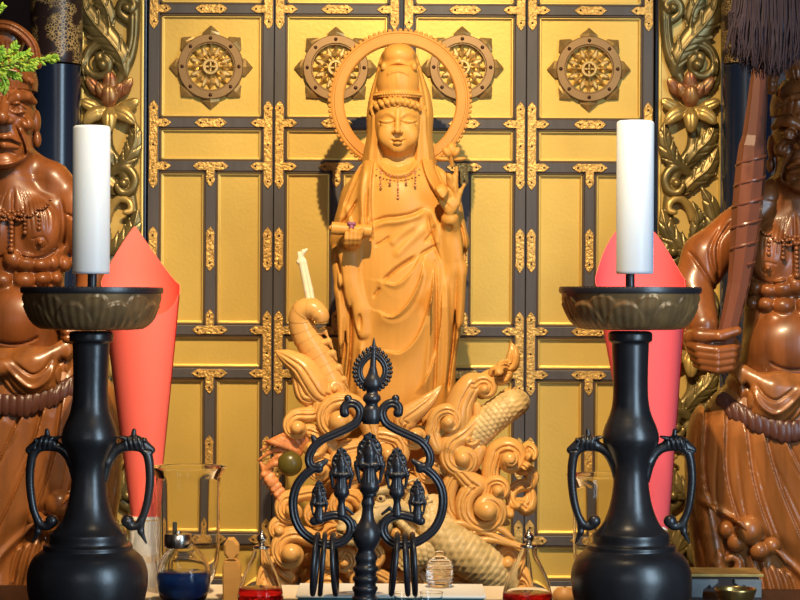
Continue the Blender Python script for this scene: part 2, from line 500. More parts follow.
# posts beside the doors
def dx(px): return (px - 400) * k
def dz(py): return ZC + (300 - py) * k
TOPZ = dz(-150); BOTZ = ZP
for n, (a, b) in enumerate(((141.5, 146.0), (653.5, 658.0))):
    struct('trim_%d' % (n + 1), MB().box(dx(a), dx(b), YD - 0.012, YD + 0.06, ZP, TOPZ, 0.001), 'pillar_black')
struct('trim_3', MB().box(dx(146), dx(654), YD + 0.035, YD + 0.06, ZP, TOPZ), 'pillar_black')

# ================================================================== folding doors
def end_pts(w, L):
    """outline of a pointed fitting end running along +t: (side, t), from the -w side to the +w side"""
    return [(-w, L - 2.3 * w), (-w * 1.12, L - 1.9 * w), (-w * .98, L - 1.35 * w), (-w * .62, L - .75 * w), (0, L),
            (w * .62, L - .75 * w), (w * .98, L - 1.35 * w), (w * 1.12, L - 1.9 * w), (w, L - 2.3 * w)]

def strap_poly(x, z0, z1, w, arms=(), ex=True, ez0=True, ez1=True):
    """vertical strap at x from z0 to z1; arms: [(z, length (+ right / - left))]"""
    pts = []
    top = [(x + s, z0 + t) for s, t in end_pts(w, z1 - z0)]            # left to right over the top
    bot = [(x - s, z1 - t) for s, t in end_pts(w, z1 - z0)]            # right to left under the bottom
    right = []; left = []
    for z, l in arms:
        e = end_pts(w * .92, abs(l))
        if l > 0: right.append((z, [(x + t, z - s) for s, t in e]))
        else: left.append((z, [(x - t, z + s) for s, t in e]))
    pts += top
    for z, e in sorted(right, reverse=True):
        pts += [(x + w, z + w * .92)] + e + [(x + w, z - w * .92)]
    pts += bot
    for z, e in sorted(left):
        pts += [(x - w, z - w * .92)] + e + [(x - w, z + w * .92)]
    return pts

nail_proto = {}
def fitting(door, poly, nails, yf):
    f = MB().prism(poly, yf - 0.0022, yf + 0.0004, 0.0008).build('metal_fitting', 'brass_fit', door, smooth=False)
    for (x, z) in nails:
        if 'n' not in nail_proto:
            o = MB().sphere((0, 0, 0), 0.0019, 6, (1, .7, 1)).build('nail', 'nail', None)
            nail_proto['n'] = o.data
            C.objects.unlink(o); bpy.data.objects.remove(o)
        n = bpy.data.objects.new('nail', nail_proto['n']); C.objects.link(n); n.parent = f
        n.location = Vector((x, yf - 0.0026, z)) - origin(f)
    return f

def hplate(x0, x1, z, w):
    h = (x1 - x0) / 2; xc = (x0 + x1) / 2
    e = end_pts(w, h)
    return [(xc + t, z - s) for s, t in e] + [(xc - t, z + s) for s, t in e]

RAILS = [(-13, -8), (5, 14.5), (119, 128.5), (162, 172), (326, 336), (369.5, 379), (535, 545), (580, 592)]
def dharma_wheel(door, cx, cy, yf):
    """eight-spoked wheel with eight pointed blocks round its rim"""
    c = Vector((dx(cx), yf, dz(cy)))
    hubp = MB()
    whl = MB()
    def ring(mb, r0, r1, y0, y1, n=64, bev=0.0012):
        pr = [(r0, y1), (r0, y0 + bev), (r0 + bev, y0), (r1 - bev, y0), (r1, y0 + bev), (r1, y1)]
        vs = []; fs = []; m = len(pr)
        for r, y in pr:
            for q in range(n):
                a = 2 * PI * q / n
                vs.append((c.x + r * math.cos(a), y, c.z + r * math.sin(a)))
        for i in range(m):
            for q in range(n):
                i2 = (i + 1) % m; q2 = (q + 1) % n
                fs.append((i * n + q, i2 * n + q, i2 * n + q2, i * n + q2))
        mb.add(vs, fs)
    ring(whl, 24.2 * k, 32.6 * k, yf - 0.0150, yf - 0.0050)
    ring(whl, 23.0 * k, 25.0 * k, yf - 0.0125, yf - 0.0050, bev=.0005)
    w_ = whl.build('dharma_wheel', 'bronze_wheel', door, angle=30)
    ring(hubp, 5.0 * k, 8.2 * k, yf - 0.0150, yf - 0.004, 32)
    for a in (0, PI / 2):
        u = Vector((math.cos(a), 0, math.sin(a))); t = Vector((-u.z, 0, u.x))
        p = [c + u * (s1 * 6.6 * k) + t * (s2 * .9 * k) for s1, s2 in ((-1, -1), (1, -1), (1, 1), (-1, 1))]
        hubp.prism([(v.x, v.z) for v in p], yf - 0.0135, yf - 0.003, .0004)
    hubp.sphere(c + Vector((0, -0.0125, 0)), 2.0 * k, 8)
    hubp.build('hub', 'bronze_bright', w_, angle=30)
    for q in range(8):
        a = PI / 4 * q; u = Vector((math.cos(a), 0, math.sin(a))); t = Vector((-u.z, 0, u.x))
        def pt(r, s): v = c + u * (r * k) + t * (s * k); return (v.x, v.z)
        # faceted spoke: narrow stem with a flaring pommel
        sp = MB()
        out = [(7.5, 1.2), (11, 1.0), (13, 3.4), (16.5, 4.2), (19, 2.0), (22, 1.6), (24.4, 3.4)]
        vs = []; fs = []
        for r, s in out:
            vs += [(*pt(r, -s)[:1], yf - 0.003, pt(r, -s)[1]), (pt(r, 0)[0], yf - 0.0115 - .0008 * s, pt(r, 0)[1]), (pt(r, s)[0], yf - 0.003, pt(r, s)[1])]
        for i in range(len(out) - 1):
            fs += [(3 * i, 3 * i + 1, 3 * i + 4, 3 * i + 3), (3 * i + 1, 3 * i + 2, 3 * i + 5, 3 * i + 4), (3 * i, 3 * i + 3, 3 * i + 5, 3 * i + 2)]
        fs += [(0, 2, 1), (3 * len(out) - 3, 3 * len(out) - 2, 3 * len(out) - 1)]
        sp.add(vs, fs); sp.build('spoke', 'bronze_bright', w_, smooth=False)
        # pointed block outside the rim (a folded-paper looking pyramid with two raised shoulders)
        b = MB()
        base = [pt(31.0, -8.6), pt(34.4, -8.6), pt(41.8, 0), pt(34.4, 8.6), pt(31.0, 8.6)]
        y1, y0 = yf - 0.0003, yf - 0.0105
        ridge = [pt(31.5, 0), pt(36.0, 0)]
        vs = [(x, y1, z) for x, z in base] + [(x, y0 + .004, z) for x, z in base] + [(ridge[0][0], y0 - .003, ridge[0][1]), (ridge[1][0], y0 - .0015, ridge[1][1])]
        fs = [(i, (i + 1) % 5, 5 + (i + 1) % 5, 5 + i) for i in range(5)]
        fs += [(5, 6, 11, 10), (6, 7, 11), (7, 8, 11), (8, 9, 10, 11), (9, 5, 10), (4, 3, 2, 1, 0)]
        b.add(vs, fs).build('wheel_point', 'bronze_mid', w_, smooth=False)
        if q % 1 == 0:
            v = c + u * (28.4 * k)
            MB().sphere((v.x, yf - 0.0152, v.z), 1.9 * k, 6, (1, .8, 1)).build('rivet', 'nail', w_)
    # back web between the spokes, deep inside the wheel
    web = MB()
    for q in range(8):
        a = PI / 4 * q + PI / 8; u = Vector((math.cos(a), 0, math.sin(a))); t = Vector((-u.z, 0, u.x))
        p = [c + u * (r * k) + t * (s * k) for r, s in ((9.5, 0), (15, -2.7), (20.5, -1.8), (22.5, 0), (20.5, 1.8), (15, 2.7))]
        web.prism([(v.x, v.z) for v in p], yf - 0.0075, yf - 0.0008, .0022)
    web.build('web', 'bronze_bright', w_, smooth=False)
    return w_

LEAVES = [(147.2, 272.6, 209.4, 67.5, 'L'), (273.2, 398.6, 334.5, 68.0, 'R'), (402.0, 525.0, 461.0, 67.0, 'L'), (525.6, 652.6, 588.0, 68.0, 'R')]
for n, (xa, xb, wx, wy, side) in enumerate(LEAVES):
    where = ['outermost on the left beside the left carved relief', 'second from the left, behind the statue halo', 'third from the left, behind the raised hand', 'outermost on the right beside the right carved relief'][n]
    d = empty('door_%d' % (n + 1), (dx(xa if side == 'L' else xb), YD, BOTZ), 'folding door leaf with gold fields, ' + where, 'door', 'folding door leaves', 'structure')
    sw = 11.0
    x0, x1 = xa + sw, xb - sw
    xm = (xa + xb) / 2
    yf = YD                                            # front of the frame
    fr = MB()
    def bx(a, b, t, u, yy=0.0): fr.box(dx(a), dx(b), yf + yy, yf + 0.030, dz(u), dz(t), 0.0012)
    bx(xa, x0, -150, 610); bx(x1, xb, -150, 610)
    for t, u in RAILS: bx(x0 - .01, x1 + .01, t, u, .0003)
    bx(x0 - .01, x1 + .01, -150, -140, .0003); bx(x0, x1, 592, 610, .0003)
    for t, u in ((172, 326), (379, 535)): bx(xm - 5.2, xm + 5.2, t - .01, u + .01, .0003)
    fr.build('frame', 'lacquer_grey', d, smooth=False)
    fields = [(x0, x1, -140, -13), (x0, x1, -8, 5), (x0, x1, 14.5, 119), (x0, x1, 128.5, 162), (x0, xm - 5.2, 172, 326), (xm + 5.2, x1, 172, 326),
              (x0, x1, 336, 369.5), (x0, xm - 5.2, 379, 535), (xm + 5.2, x1, 379, 535), (x0, x1, 545, 580)]
    for a, b, t, u in fields:
        fl = MB().box(dx(a), dx(b), yf + 0.013, yf + 0.028, dz(u), dz(t)).build('gold_field', 'gold_leaf', d, smooth=False)
        # stepped moulding: a dark inner step, then a gold bead
        e = MB(); g = MB()
        def loop(mb, ins, w_, ya, yb):
            A, B, T, U = a + ins, b - ins, t + ins, u - ins
            for (p, q, r, s_) in ((A, A + w_, T, U), (B - w_, B, T, U), (A, B, T, T + w_), (A, B, U - w_, U)):
                mb.box(dx(p), dx(q), ya, yb, dz(s_), dz(r), 0.0006)
        loop(e, 0, 1.9, yf + 0.0025, yf + 0.015); e.build('dark_step', 'lacquer_edge', fl, smooth=False)
        loop(g, 1.9, 1.5, yf + 0.0060, yf + 0.015)
        loop(g, 3.4, .9, yf + 0.0105, yf + 0.015); g.build('gold_bead', 'gold_mould', fl, smooth=False)
    dharma_wheel(d, wx, wy, yf + 0.013)
    # metal fittings
    W = 4.3 * k
    for sx, dirn in ((xa + 5.4, 1), (xb - 5.4, -1)):
        for z0, z1, rails in ((30.5, -32, (9.7, -10.5)), (190, 101, (123.7, 167)), (396, 311, (331, 374.2)), (608, 519, (540, 586))):
            arms = [(dz(r), dirn * 18.0 * k) for r in rails]
            po = strap_poly(dx(sx), dz(z0), dz(z1), W, arms)
            nl = [(dx(sx), dz(z1 + 8)), (dx(sx), dz((z0 + z1) / 2)), (dx(sx), dz(z0 - 8))] + [(dx(sx + dirn * 12.5), dz(r)) for r in rails]
            fitting(d, po, nl, yf)
        for z0, z1 in ((272.5, 227.5), (481, 436)):
            fitting(d, strap_poly(dx(sx), dz(z0), dz(z1), W), [(dx(sx), dz(z1 + 9)), (dx(sx), dz(z0 - 9))], yf)
    for z in (9.7, 123.7):
        fitting(d, hplate(dx(xm - 16.5), dx(xm + 16.5), dz(z), W), [(dx(xm - 10), dz(z)), (dx(xm + 10), dz(z))], yf)
    for z, s_ in ((167, -1), (331, 1), (374.2, -1), (540, 1)):
        zz = dz(z)
        e = end_pts(W * .95, 18 * k); xx = dx(xm)
        arm_r = [(xx + t, zz - q) for q, t in e]; arm_l = [(xx - t, zz + q) for q, t in e]
        stem = [(xx + q * 1.0, zz + t) for q, t in end_pts(W * .95, 21 * k)]
        w9 = W * .95
        po = stem + [(xx + w9, zz + w9)] + arm_r + arm_l + [(xx - w9, zz + w9)]
        if s_ < 0: po = [(x, 2 * zz - z_) for x, z_ in po]
        fitting(d, po, [(dx(xm - 12), zz), (dx(xm + 12), zz), (xx, zz + s_ * 14 * k)], yf)
    for z0, z1 in ((272.5, 227.5), (481, 436)):
        fitting(d, strap_poly(dx(xm), dz(z0), dz(z1), W * .95), [(dx(xm), dz(z1 + 9)), (dx(xm), dz(z0 - 9))], yf)
# ================================================================== pillars with gilt drums
def pillar(px, label):
    Y = 3.935; c = P(px, 300, Y); r = 24.5 * S(Y)
    o = empty('lacquered_pillar', (c.x, Y, ZP), label, 'pillar', 'lacquered pillars', 'thing')
    def z(py): return P(px, py, Y).z
    MB().lathe([(r * 1.15, ZP), (r * 1.15, ZP + .02), (r, ZP + .03), (r, z(66))], (c.x, Y, 0), 48).build('shaft', 'pillar_black', o)
    pr = [(r * .98, z(64)), (r * 1.02, z(60)), (r * 1.04, z(56)), (r * 1.06, z(40)), (r * 1.07, z(10)), (r * 1.06, z(-30)), (r * 1.04, z(-48)), (r, z(-52)), (r, z(-150))]
    MB().lathe(pr, (c.x, Y, 0), 48).build('gilt_drum', 'pillar_gold', o)
pillar(55, 'black lacquered pillar with gilt drum behind the left wooden guardian')
pillar(746, 'black lacquered pillar with gilt drum behind the club of the right guardian')

# ================================================================== carved reliefs beside the doors
def relief_panel(mir, label):
    Y = 3.985
    fx = (lambda x: 800 - x) if mir else (lambda x: x)
    def q(x, y, dpt=0.0): return L(fx(x), y, dpt)
    a, b = sorted((fx(81.5), fx(141.5)))
    base = P((a + b) / 2, 590, Y)
    o = empty('carved_relief', (base.x, Y, ZP), label, 'carving', 'carved reliefs beside the doors')
    k_ = S(Y)
    MB().box((a - 400) * k_, (b - 400) * k_, Y, Y + .03, ZP, TOPZ, .001).build('gold_ground', 'relief_gold', o, smooth=False)
    fr = MB()
    for e in (a, b):
        fr.box((e - 400) * k_ - .0022, (e - 400) * k_ + .0022, Y - .006, Y + .028, ZP, TOPZ, .001)
    fr.build('edge_strip', 'gold_mould', o, smooth=False)
    def grid(x0, x1, y0, y1, h=.75):
        A, B = sorted((fx(x0), fx(x1)))
        return Sculpt((A - 400, -26, 300 - y1), (B - 400, 3, 300 - y0), h, Y)
    for rep, off in enumerate((0, 243, 486)):
        if off == 486:
            ylim = 590
        else: ylim = off + 256
        s = grid(80, 143, off - 22, ylim)
        def ch(pts, rad, dep=-4, k=1.5, sy=.8, taper=None):
            c = bez([q(x, y + off, dep if not isinstance(dep, tuple) else dep[0]) for x, y in pts], 5)
            n = len(c)
            if isinstance(rad, tuple):
                rr = np.interp(np.linspace(0, 1, n), np.linspace(0, 1, len(rad)), rad)
            else: rr = [rad] * n
            if isinstance(dep, tuple):
                for i in range(n): c[i][1] = np.interp(i / (n - 1), np.linspace(0, 1, len(dep)), dep)
            s.chain(c, list(rr), k, 'add', sy)
        def vein(pts, w=1.2, h=-1.3):
            s.relief([(fx(x), y + off) for x, y in pts], w, h, ymax=-1)
        def leaf(pts, w, dep, lobes=4, out=1):
            """acanthus blade: broad tapering blade, scalloped edges, raised midrib and cut side veins"""
            c2 = bez(pts, 8); n = len(c2)
            wd = np.interp(np.linspace(0, 1, n), (0, .2, .5, .8, 1), (.35 * w, .8 * w, w, .72 * w, .12 * w))
            c3 = [q(x, y + off, dep) for x, y in c2]
            s.chain(c3, list(wd), 1.2, 'add', .42)
            for l_ in range(lobes):
                i = int((.15 + .7 * l_ / max(1, lobes - 1)) * (n - 1)); j = min(i + 2, n - 1)
                d = np.array(c2[j]) - np.array(c2[max(i - 2, 0)]); d = d / (np.linalg.norm(d) + 1e-6); nr = np.array([-d[1], d[0]])
                for e in (-1, 1):
                    p0 = np.array(c2[i]) + nr * e * wd[i] * .55; p1 = np.array(c2[i]) + nr * e * wd[i] * 1.12 + d * wd[i] * .75
                    s.chain([q(p0[0], p0[1] + off, dep - 1), q(p1[0], p1[1] + off, dep - 1)], [wd[i] * .42, wd[i] * .14], .9, 'add', .5)
                    vein([tuple(np.array(c2[max(i - 2, 0)]) + nr * e * 1.2), tuple(p1)], .8, -1.4)
            vein(c2, 1.0, 2.0)
        # rising stem, scroll and leaves of the upper half
        ch([(137, -12), (135, 20), (134, 38), (130, 58), (122, 76), (114, 92)], (5, 6, 5.5, 6, 5, 3), (-6, -5))
        vein([(135, 5), (134, 38), (129, 58), (121, 76)], 1.0, -1.2)
        ch([(136, 24), (128, 20), (121, 13), (122, 4), (130, 0), (135, 6), (132, 12)], (4, 4.5, 4.2, 3.6, 3.2, 3), (-4, -10))
        s.ball(q(128, 9 + off, -11), 5, 1)
        leaf([(126, 74), (122, 58), (111, 42), (98, 28), (87, 12), (82, -8)], 12, -8, 5)
        leaf([(112, 30), (108, 12), (101, -2), (96, -18)], 8, -5, 3)
        ch([(124, 58), (114, 48), (101, 45), (90, 52), (86, 64), (91, 74), (101, 77), (109, 72), (111, 63), (106, 57)], (4, 5.2, 5, 4.6, 4.2, 4, 3.6, 3.2, 3, 2.6), (-5, -8, -12))
        vein([(120, 54), (112, 48), (101, 45.5), (91, 52), (87.5, 64)], .9, -1.0)
        s.ball(q(104, 66 + off, -12), 6.5, 1.5)
        ch([(104, 66), (100, 58), (103, 55)], (5, 4, 2), -10)
        leaf([(102, 98), (90, 88), (84, 74), (84, 58)], 6, -4, 3)
        # stems and leaves under the flower
        ch([(112, 118), (108, 135), (110, 152), (122, 168), (130, 190), (133, 214), (126, 240), (116, 262)], (4, 5, 6, 6, 5, 5, 5, 5), (-4, -6, -5), sy=.7)
        leaf([(116, 172), (128, 160), (136, 142), (136, 122)], 9, -8, 4)
        leaf([(116, 168), (104, 152), (92, 140), (85, 122)], 9, -7, 4)
        leaf([(122, 196), (106, 180), (92, 168), (83, 148)], 9, -6, 4)
        ch([(112, 174), (120, 168), (130, 170), (136, 180), (132, 191), (123, 193), (118, 186)], (4, 4.6, 4.6, 4.4, 4, 3.4, 2.8), (-6, -12))
        s.ball(q(125, 184 + off, -12), 5, 1)
        leaf([(106, 264), (94, 246), (87, 226), (90, 206), (99, 188)], 10, -6, 4)
        leaf([(94, 272), (108, 256), (122, 246), (134, 230), (139, 210)], 10.5, -9, 5)
        leaf([(110, 240), (103, 222), (108, 202)], 7, -5, 3)
        s.build('acanthus_scroll', 'acanthus', o)
        if off == 486: continue
        # gilded curl
        g = grid(106, 140, off + 190, off + 222, .7)
        gp = bez([q(x, y + off, d) for x, y, d in ((108, 219, -5), (113, 206, -7), (122, 199, -9), (131, 203, -11), (132, 211, -12), (126, 213, -13))], 6)
        g.chain(gp, list(np.linspace(4.2, 2.2, len(gp))), 1.5, 'add', .8)
        g.build('gilded_curl', 'acanthus_gold', o)
        # lotus
        for nm, pets in (('lotus_flower', [((88, 78), (95, 87), (105, 97), 6.6, -7), ((111, 72), (111, 84), (110, 97), 8.0, -8), ((133, 79), (126, 88), (117, 98), 6.6, -7),
                                          ((99, 84), (103, 92), (108, 100), 5.6, -11), ((123, 85), (119, 92), (113, 100), 5.6, -11), ((111, 88), (111, 97), (111, 106), 8.5, -13)]),
                         ('lotus_petal', [((82, 102), (91, 106), (105, 112), 6.6, -10), ((140, 101), (131, 106), (117, 112), 6.6, -10)]),
                         ('lotus_petal', [((86, 125), (95, 116), (108, 111), 7.6, -13), ((137, 125), (127, 116), (114, 111), 7.6, -13), ((111, 134), (111, 122), (111, 112), 7.6, -15)])):
            t = grid(80, 142, off + 70, off + 134, .7)
            for p0, p1, p2, r_, dp in pets:
                c = bez([q(*p0[:1], p0[1] + off, dp - 3), q(p1[0], p1[1] + off, dp - 1), q(p2[0], p2[1] + off, dp + 3)], 5)
                n = len(c); t.chain(c, list(np.interp(np.linspace(0, 1, n), (0, .25, .6, 1), (.8, r_ * .75, r_, r_ * .6))), .6, 'add', .6)
                t.relief([(fx(p0[0]), p0[1] + off), (fx(p1[0]), p1[1] + off), (fx(p2[0]), p2[1] + off)], 1.0, -1.0, ymax=-6)
            t.build(nm, 'lotus_paint' if nm == 'lotus_flower' else 'acanthus_gold', o)
relief_panel(False, 'gilt carved relief of lotus and leaf scrolls beside the left pillar')
relief_panel(True, 'gilt carved relief of lotus and leaf scrolls beside the right guardian')
# ================================================================== the bodhisattva statue
YK = 3.74
def kannon():
    base = P(398, 420, YK)
    root = empty('bodhisattva_statue', (base.x, YK, base.z), 'standing robed bodhisattva statue of golden wood with veil and ring halo on carved waves', 'statue')
    s = Sculpt((-80, -68, -125), (80, 42, 222), .9, YK)
    # robe
    s.loft([(-125, 0, 0, 55, 28), (-100, -1, 0, 56, 30), (-50, -1, 0, 58, 31), (0, .5, 0, 62, 32), (40, 0, 0, 66, 32), (65, -1, 0, 67, 31), (95, -1, 0, 57.5, 29),
            (115, -1, 0, 50, 26), (128, -1, 1, 42, 22), (138, -1, 2, 34, 17), (146, -1, 3, 22, 13)], 1, p=2.35)
    # bust slightly forward
    s.ell((0, -15, 92), (27, 18, 36), 6)
    s.ell((0, -10, 10), (40, 25, 60), 10)
    # neck and head
    s.chain([(-1.5, 0, 172), (-1, 4, 134)], [14.5, 15.5], 3)
    xc = -2.0
    s.ell((xc, -6, 181), (24.5, 27, 33), 3)
    s.ell((xc, -10, 161), (19.5, 20, 19), 9)
    s.ell((xc, -26, 151), (7, 5, 5.5), 7)                                    # chin
    for e in (-1, 1):
        s.ell((xc + e * 11.5, -26.5, 163), (8, 6, 10), 7)                    # cheek
        s.ell((xc + e * 11, -28.3, 175.5), (7.2, 4.6, 4.3), 1.6)             # lowered lid
    s.chain([(xc, -31, 186), (xc - .5, -34.5, 175), (xc - .6, -38.2, 166.5)], [2.4, 2.5, 3.2], 2.2)
    for e in (-1, 1):
        s.ell((xc - .5 + e * 3.2, -34.5, 165.4), (2.4, 2.6, 2.0), 1.2)
    s.ell((xc - .4, -33.2, 158.0), (5.6, 2.8, 1.7), .8)                      # lips
    s.ell((xc - .4, -32.8, 154.6), (4.4, 2.8, 1.9), .8)
    s.relief([(391, 142.6), (394.5, 143.4), (397.6, 142.8), (401, 143.4), (404.5, 142.4)], .9, -1.2, ymax=-24, taper=False)
    for e in (-1, 1):
        ex = 398 + e * 11
        s.relief([(ex - 7.5, 124.3), (ex - 3, 126.0), (ex + 3, 126.0), (ex + 7.5, 124.3)], .85, -1.5, ymax=-18, taper=False)
        s.relief([(398 + e * 3.2, 121), (398 + e * 5.5, 117.5), (398 + e * 12, 115.2), (398 + e * 20, 119)], 1.3, .9, ymax=-12)
        s.relief([(398 + e * 4, 122), (398 + e * 11, 119.4), (398 + e * 18.5, 122)], 1.1, -.8, ymax=-12)
    s.ball((xc, -32.4, 191), 1.4, .5)
    s.relief([(385, 164), (398, 168), (411, 164)], 1.0, -1.0, ymax=2)      # neck crease
    # arms inside the robe
    s.chain([(-46, 0, 104), (-55, -6, 58), (-47, -38, 58)], [13, 13, 9], 5)
    s.chain([(46, 0, 104), (54, -8, 58), (49, -36, 80)], [13, 13, 8.5], 5)
    # hand that holds the scroll: palm below, fingers round the front
    s.ell((-47, -44, 56), (8, 7, 6.5), 2)
    for i, fx_ in enumerate((-53, -49, -45, -41)):
        l = (5, 6.5, 6, 4.5)[i]
        s.chain([(fx_, -46, 54), (fx_ + .3, -55.5, 56 + .2 * i), (fx_ + .6, -58.8, 60), (fx_ + .8, -58.6, 60 + l)], [2.6, 2.5, 2.2, 1.7], .5)
    s.chain([(-40, -42, 60), (-37, -42, 66), (-36, -46, 76)], [3, 2.6, 2.0], .8)
    # raised hand
    s.ell((49, -43, 93), (7.2, 4.6, 10), 2)
    for pts, r in ((((43.5, -45, 92), (39.5, -48, 97), (39.0, -51, 102), (41, -53, 104)), (3, 2.6, 2.1, 1.6)),
                   (((44.5, -44, 101), (43.5, -49, 109), (42.5, -53, 107), (41.5, -54, 104)), (2.5, 2.3, 2.0, 1.6)),
                   (((48.3, -44, 102), (48.5, -45, 112), (48.6, -48, 120)), (2.5, 2.2, 1.6)),
                   (((52.2, -43, 101), (54.0, -44, 112), (55, -46, 123), (55.5, -47, 130)), (2.5, 2.2, 1.9, 1.3)),
                   (((55.0, -42, 98), (59.5, -42, 106), (63, -44, 113)), (2.3, 1.9, 1.4))):
        s.chain(pts, list(r), .8)
    # hanging sleeves
    s.chain([(-51, -27, 48), (-50, -26, 20), (-39, -27, -10), (-36, -28, -32)], [12, 11, 9.5, 6], 3, sy=.6)
    s.chain([(-60, -16, 46), (-57, -16, 10), (-56, -16, -40)], [9, 8, 4], 4, sy=.7)
    s.ell((-44.5, -41, 24), (4, 9, 20), 2, 'sub')                             # sleeve mouth
    s.ell((-40, -34, -22), (3.2, 6, 9), 1.5, 'sub')
    s.chain([(50, -26, 66), (56, -24, 30), (58, -20, -20)], [11, 10, 5], 4, sy=.6)
    s.ell((48.5, -40, 60), (6, 8, 14), 2, 'sub')
    # drapery strokes: lips and folds (photograph pixels)
    lip, rid = 'lip', 'ridge'
    for px, w_, h_, kd in (
        ([(424, 262), (418, 285), (405, 307), (391, 317), (377, 311)], 9, 4.0, lip),
        ([(434, 268), (430, 300), (418, 335), (401, 352), (384, 351)], 10, 4.2, lip),
        ([(422, 255), (412, 272), (396, 285), (377, 281)], 7, 3.0, lip),
        ([(442, 290), (440, 330), (430, 370), (415, 392)], 9, 3.0, lip),
        ([(415, 257), (398, 268), (383, 281)], 1.6, -3.6, rid),
        ([(436, 246), (425, 252), (420, 256)], 1.4, -2.6, rid),
        ([(380, 288), (374, 297)], 1.4, -2.2, rid),
        ([(435, 262), (436, 330), (434, 398)], 1.5, -3.0, rid),
        ([(431, 280), (429, 340), (424, 398)], 3.0, 2.0, rid),
        ([(446, 270), (447, 340), (444, 398)], 3.5, 2.6, rid),
        ([(456, 262), (454, 330), (449, 372), (447, 392)], 1.6, -3.2, rid),
        ([(462, 270), (460, 310), (455, 350)], 2.5, 2.2, rid),
        ([(352, 300), (351, 350), (346, 398)], 1.6, -2.8, rid),
        ([(345, 320), (345, 350), (341, 380), (343, 398)], 1.8, -2.6, rid),
        ([(362, 340), (360, 370), (358, 398)], 3.2, 2.2, rid),
        ([(372, 338), (371, 370), (369, 398)], 1.4, -1.6, rid),
        # sash and chest
        ([(371, 224), (385, 219), (398, 218), (412, 215), (424, 209)], 1.8, -2.4, rid),
        ([(371, 229), (385, 224), (398, 223), (414, 219), (426, 212)], 3.0, 1.8, rid),
        ([(376, 246), (382, 243), (390, 237)], 1.3, -2.0, rid),
        ([(390, 246), (400, 236), (418, 224)], 4.0, 1.6, rid),
        ([(394, 258), (408, 244), (428, 226)], 4.0, 1.6, rid),
        ([(424, 243), (430, 236), (434, 226)], 1.3, -2.0, rid),
        ([(377, 162), (386, 172), (398, 176), (410, 172), (419, 160)], 2.6, 2.4, rid),
        ([(378, 168), (387, 178), (398, 181), (410, 178), (420, 167)], 1.2, -1.4, rid),
        # shoulder mantle edges
        ([(374, 240), (371, 215), (371, 185), (374, 156)], 10, 5.0, lip),
        ([(421, 154), (426, 176), (436, 194), (445, 204)], 10, 5.0, lip),
        ([(366, 165), (362, 195), (365, 240)], 3.0, 2.2, rid),
        ([(368, 190), (366, 215), (369, 240)], 1.4, -2.2, rid),
        ([(364, 163), (354, 185), (344, 210)], 1.5, -2.0, rid),
        ([(357, 175), (347, 200), (338, 225)], 3.2, 1.8, rid),
        ([(358, 200), (350, 214), (341, 226)], 1.4, -2.6, rid),
        ([(347, 206), (350, 222), (354, 232)], 2.6, 1.4, rid),
        ([(433, 160), (440, 180), (452, 196)], 1.5, -1.8, rid),
        ([(440, 168), (452, 185), (462, 215)], 3.2, 1.8, rid),
        ([(427, 216), (431, 236), (440, 262)], 1.4, -2.2, rid),
        ([(430, 210), (436, 226), (437, 250)], 3.0, 2.0, rid),
        ([(459, 222), (463, 240), (464, 262)], 1.6, -2.2, rid),
        ([(336, 252), (342, 275), (344, 300)], 1.5, -2.2, rid),
        ([(339, 290), (341, 320), (340, 360)], 2.4, 1.8, rid),
    ):
        s.relief(px, w_, h_ * 1.45, kd, ymax=-2)
    s.build('body', 'kannon_wood', root)

    # veil: hood over the bun, falling beside the face to the shoulders
    v = Sculpt((-48, -40, 112), (46, 40, 262), .8, YK)
    v.loft([(118, -1, 4, 37, 22), (134, -1, 4, 37.5, 22), (148, -1, 4, 35.5, 24), (165, -.5, 4, 33, 26), (185, 0, 4, 33.5, 28), (205, 0, 4, 30.5, 28), (222, -.5, 4, 25, 26), (238, -1, 2, 20.5, 23), (249, -1, 0, 15.5, 17), (255.5, -1, 0, 6, 7)], .5)
    v.ell((-1, -10, 243), (17, 15, 12.5), 3)                                   # bun under the hood
    v.loft([(112, -2, -40, 23.5, 32), (150, -2, -40, 23.8, 34), (185, -2, -40, 25.2, 36), (215, -2, -36, 24.5, 33), (229, -1, -36, 23, 30), (233, -1, -36, 12, 20)], 1.5, 'sub', p=2.6)
    v.relief([(380, 68), (386, 72), (398, 69.5), (410, 72), (417, 68)], 1.8, -5.0, ymax=-2)
    v.relief([(379, 63), (386, 67.5), (398, 65), (410, 67.5), (418, 63)], 2.2, 2.2, ymax=-2)
    for e in (-1, 1):
        v.ell((-1 + e * 15, -22, 231), (3.6, 4, 4.5), .8)
        v.relief([(399 + e * 14, 50), (399 + e * 21, 75), (399 + e * 27, 105), (399 + e * 29, 150)], 1.4, -1.5, ymax=10)
        v.relief([(399 + e * 27, 110), (399 + e * 28, 140), (399 + e * 31, 175)], 2.5, 2.0, ymax=10)
    v.build('veil', 'kannon_wood', root)

    # crown with hair rolls below it
    c = Sculpt((-34, -42, 184), (30, 10, 236), .65, YK)
    c.loft([(205, -2, -8, 20.5, 21), (216, -2, -9, 21.5, 22), (228, -1.5, -10, 19, 20), (232, -1.5, -10, 16, 17)], .5)
    for i in range(5):
        x = -18 + 8 * i
        c.ell((x, -26 + .045 * (x + 2) ** 2 - 2.5, 217), (3.2, 3, 9), 1.0)
    c.relief([(388, 79), (390, 76), (398, 74), (406, 76), (408, 79)], 1.2, 1.4, ymax=-10)
    c.loft([(200.5, -2, -6, 25, 25.5), (206.5, -2, -6, 25.2, 25.5)], .4)
    c.build('crown', 'kannon_wood', root)
    bd = MB()
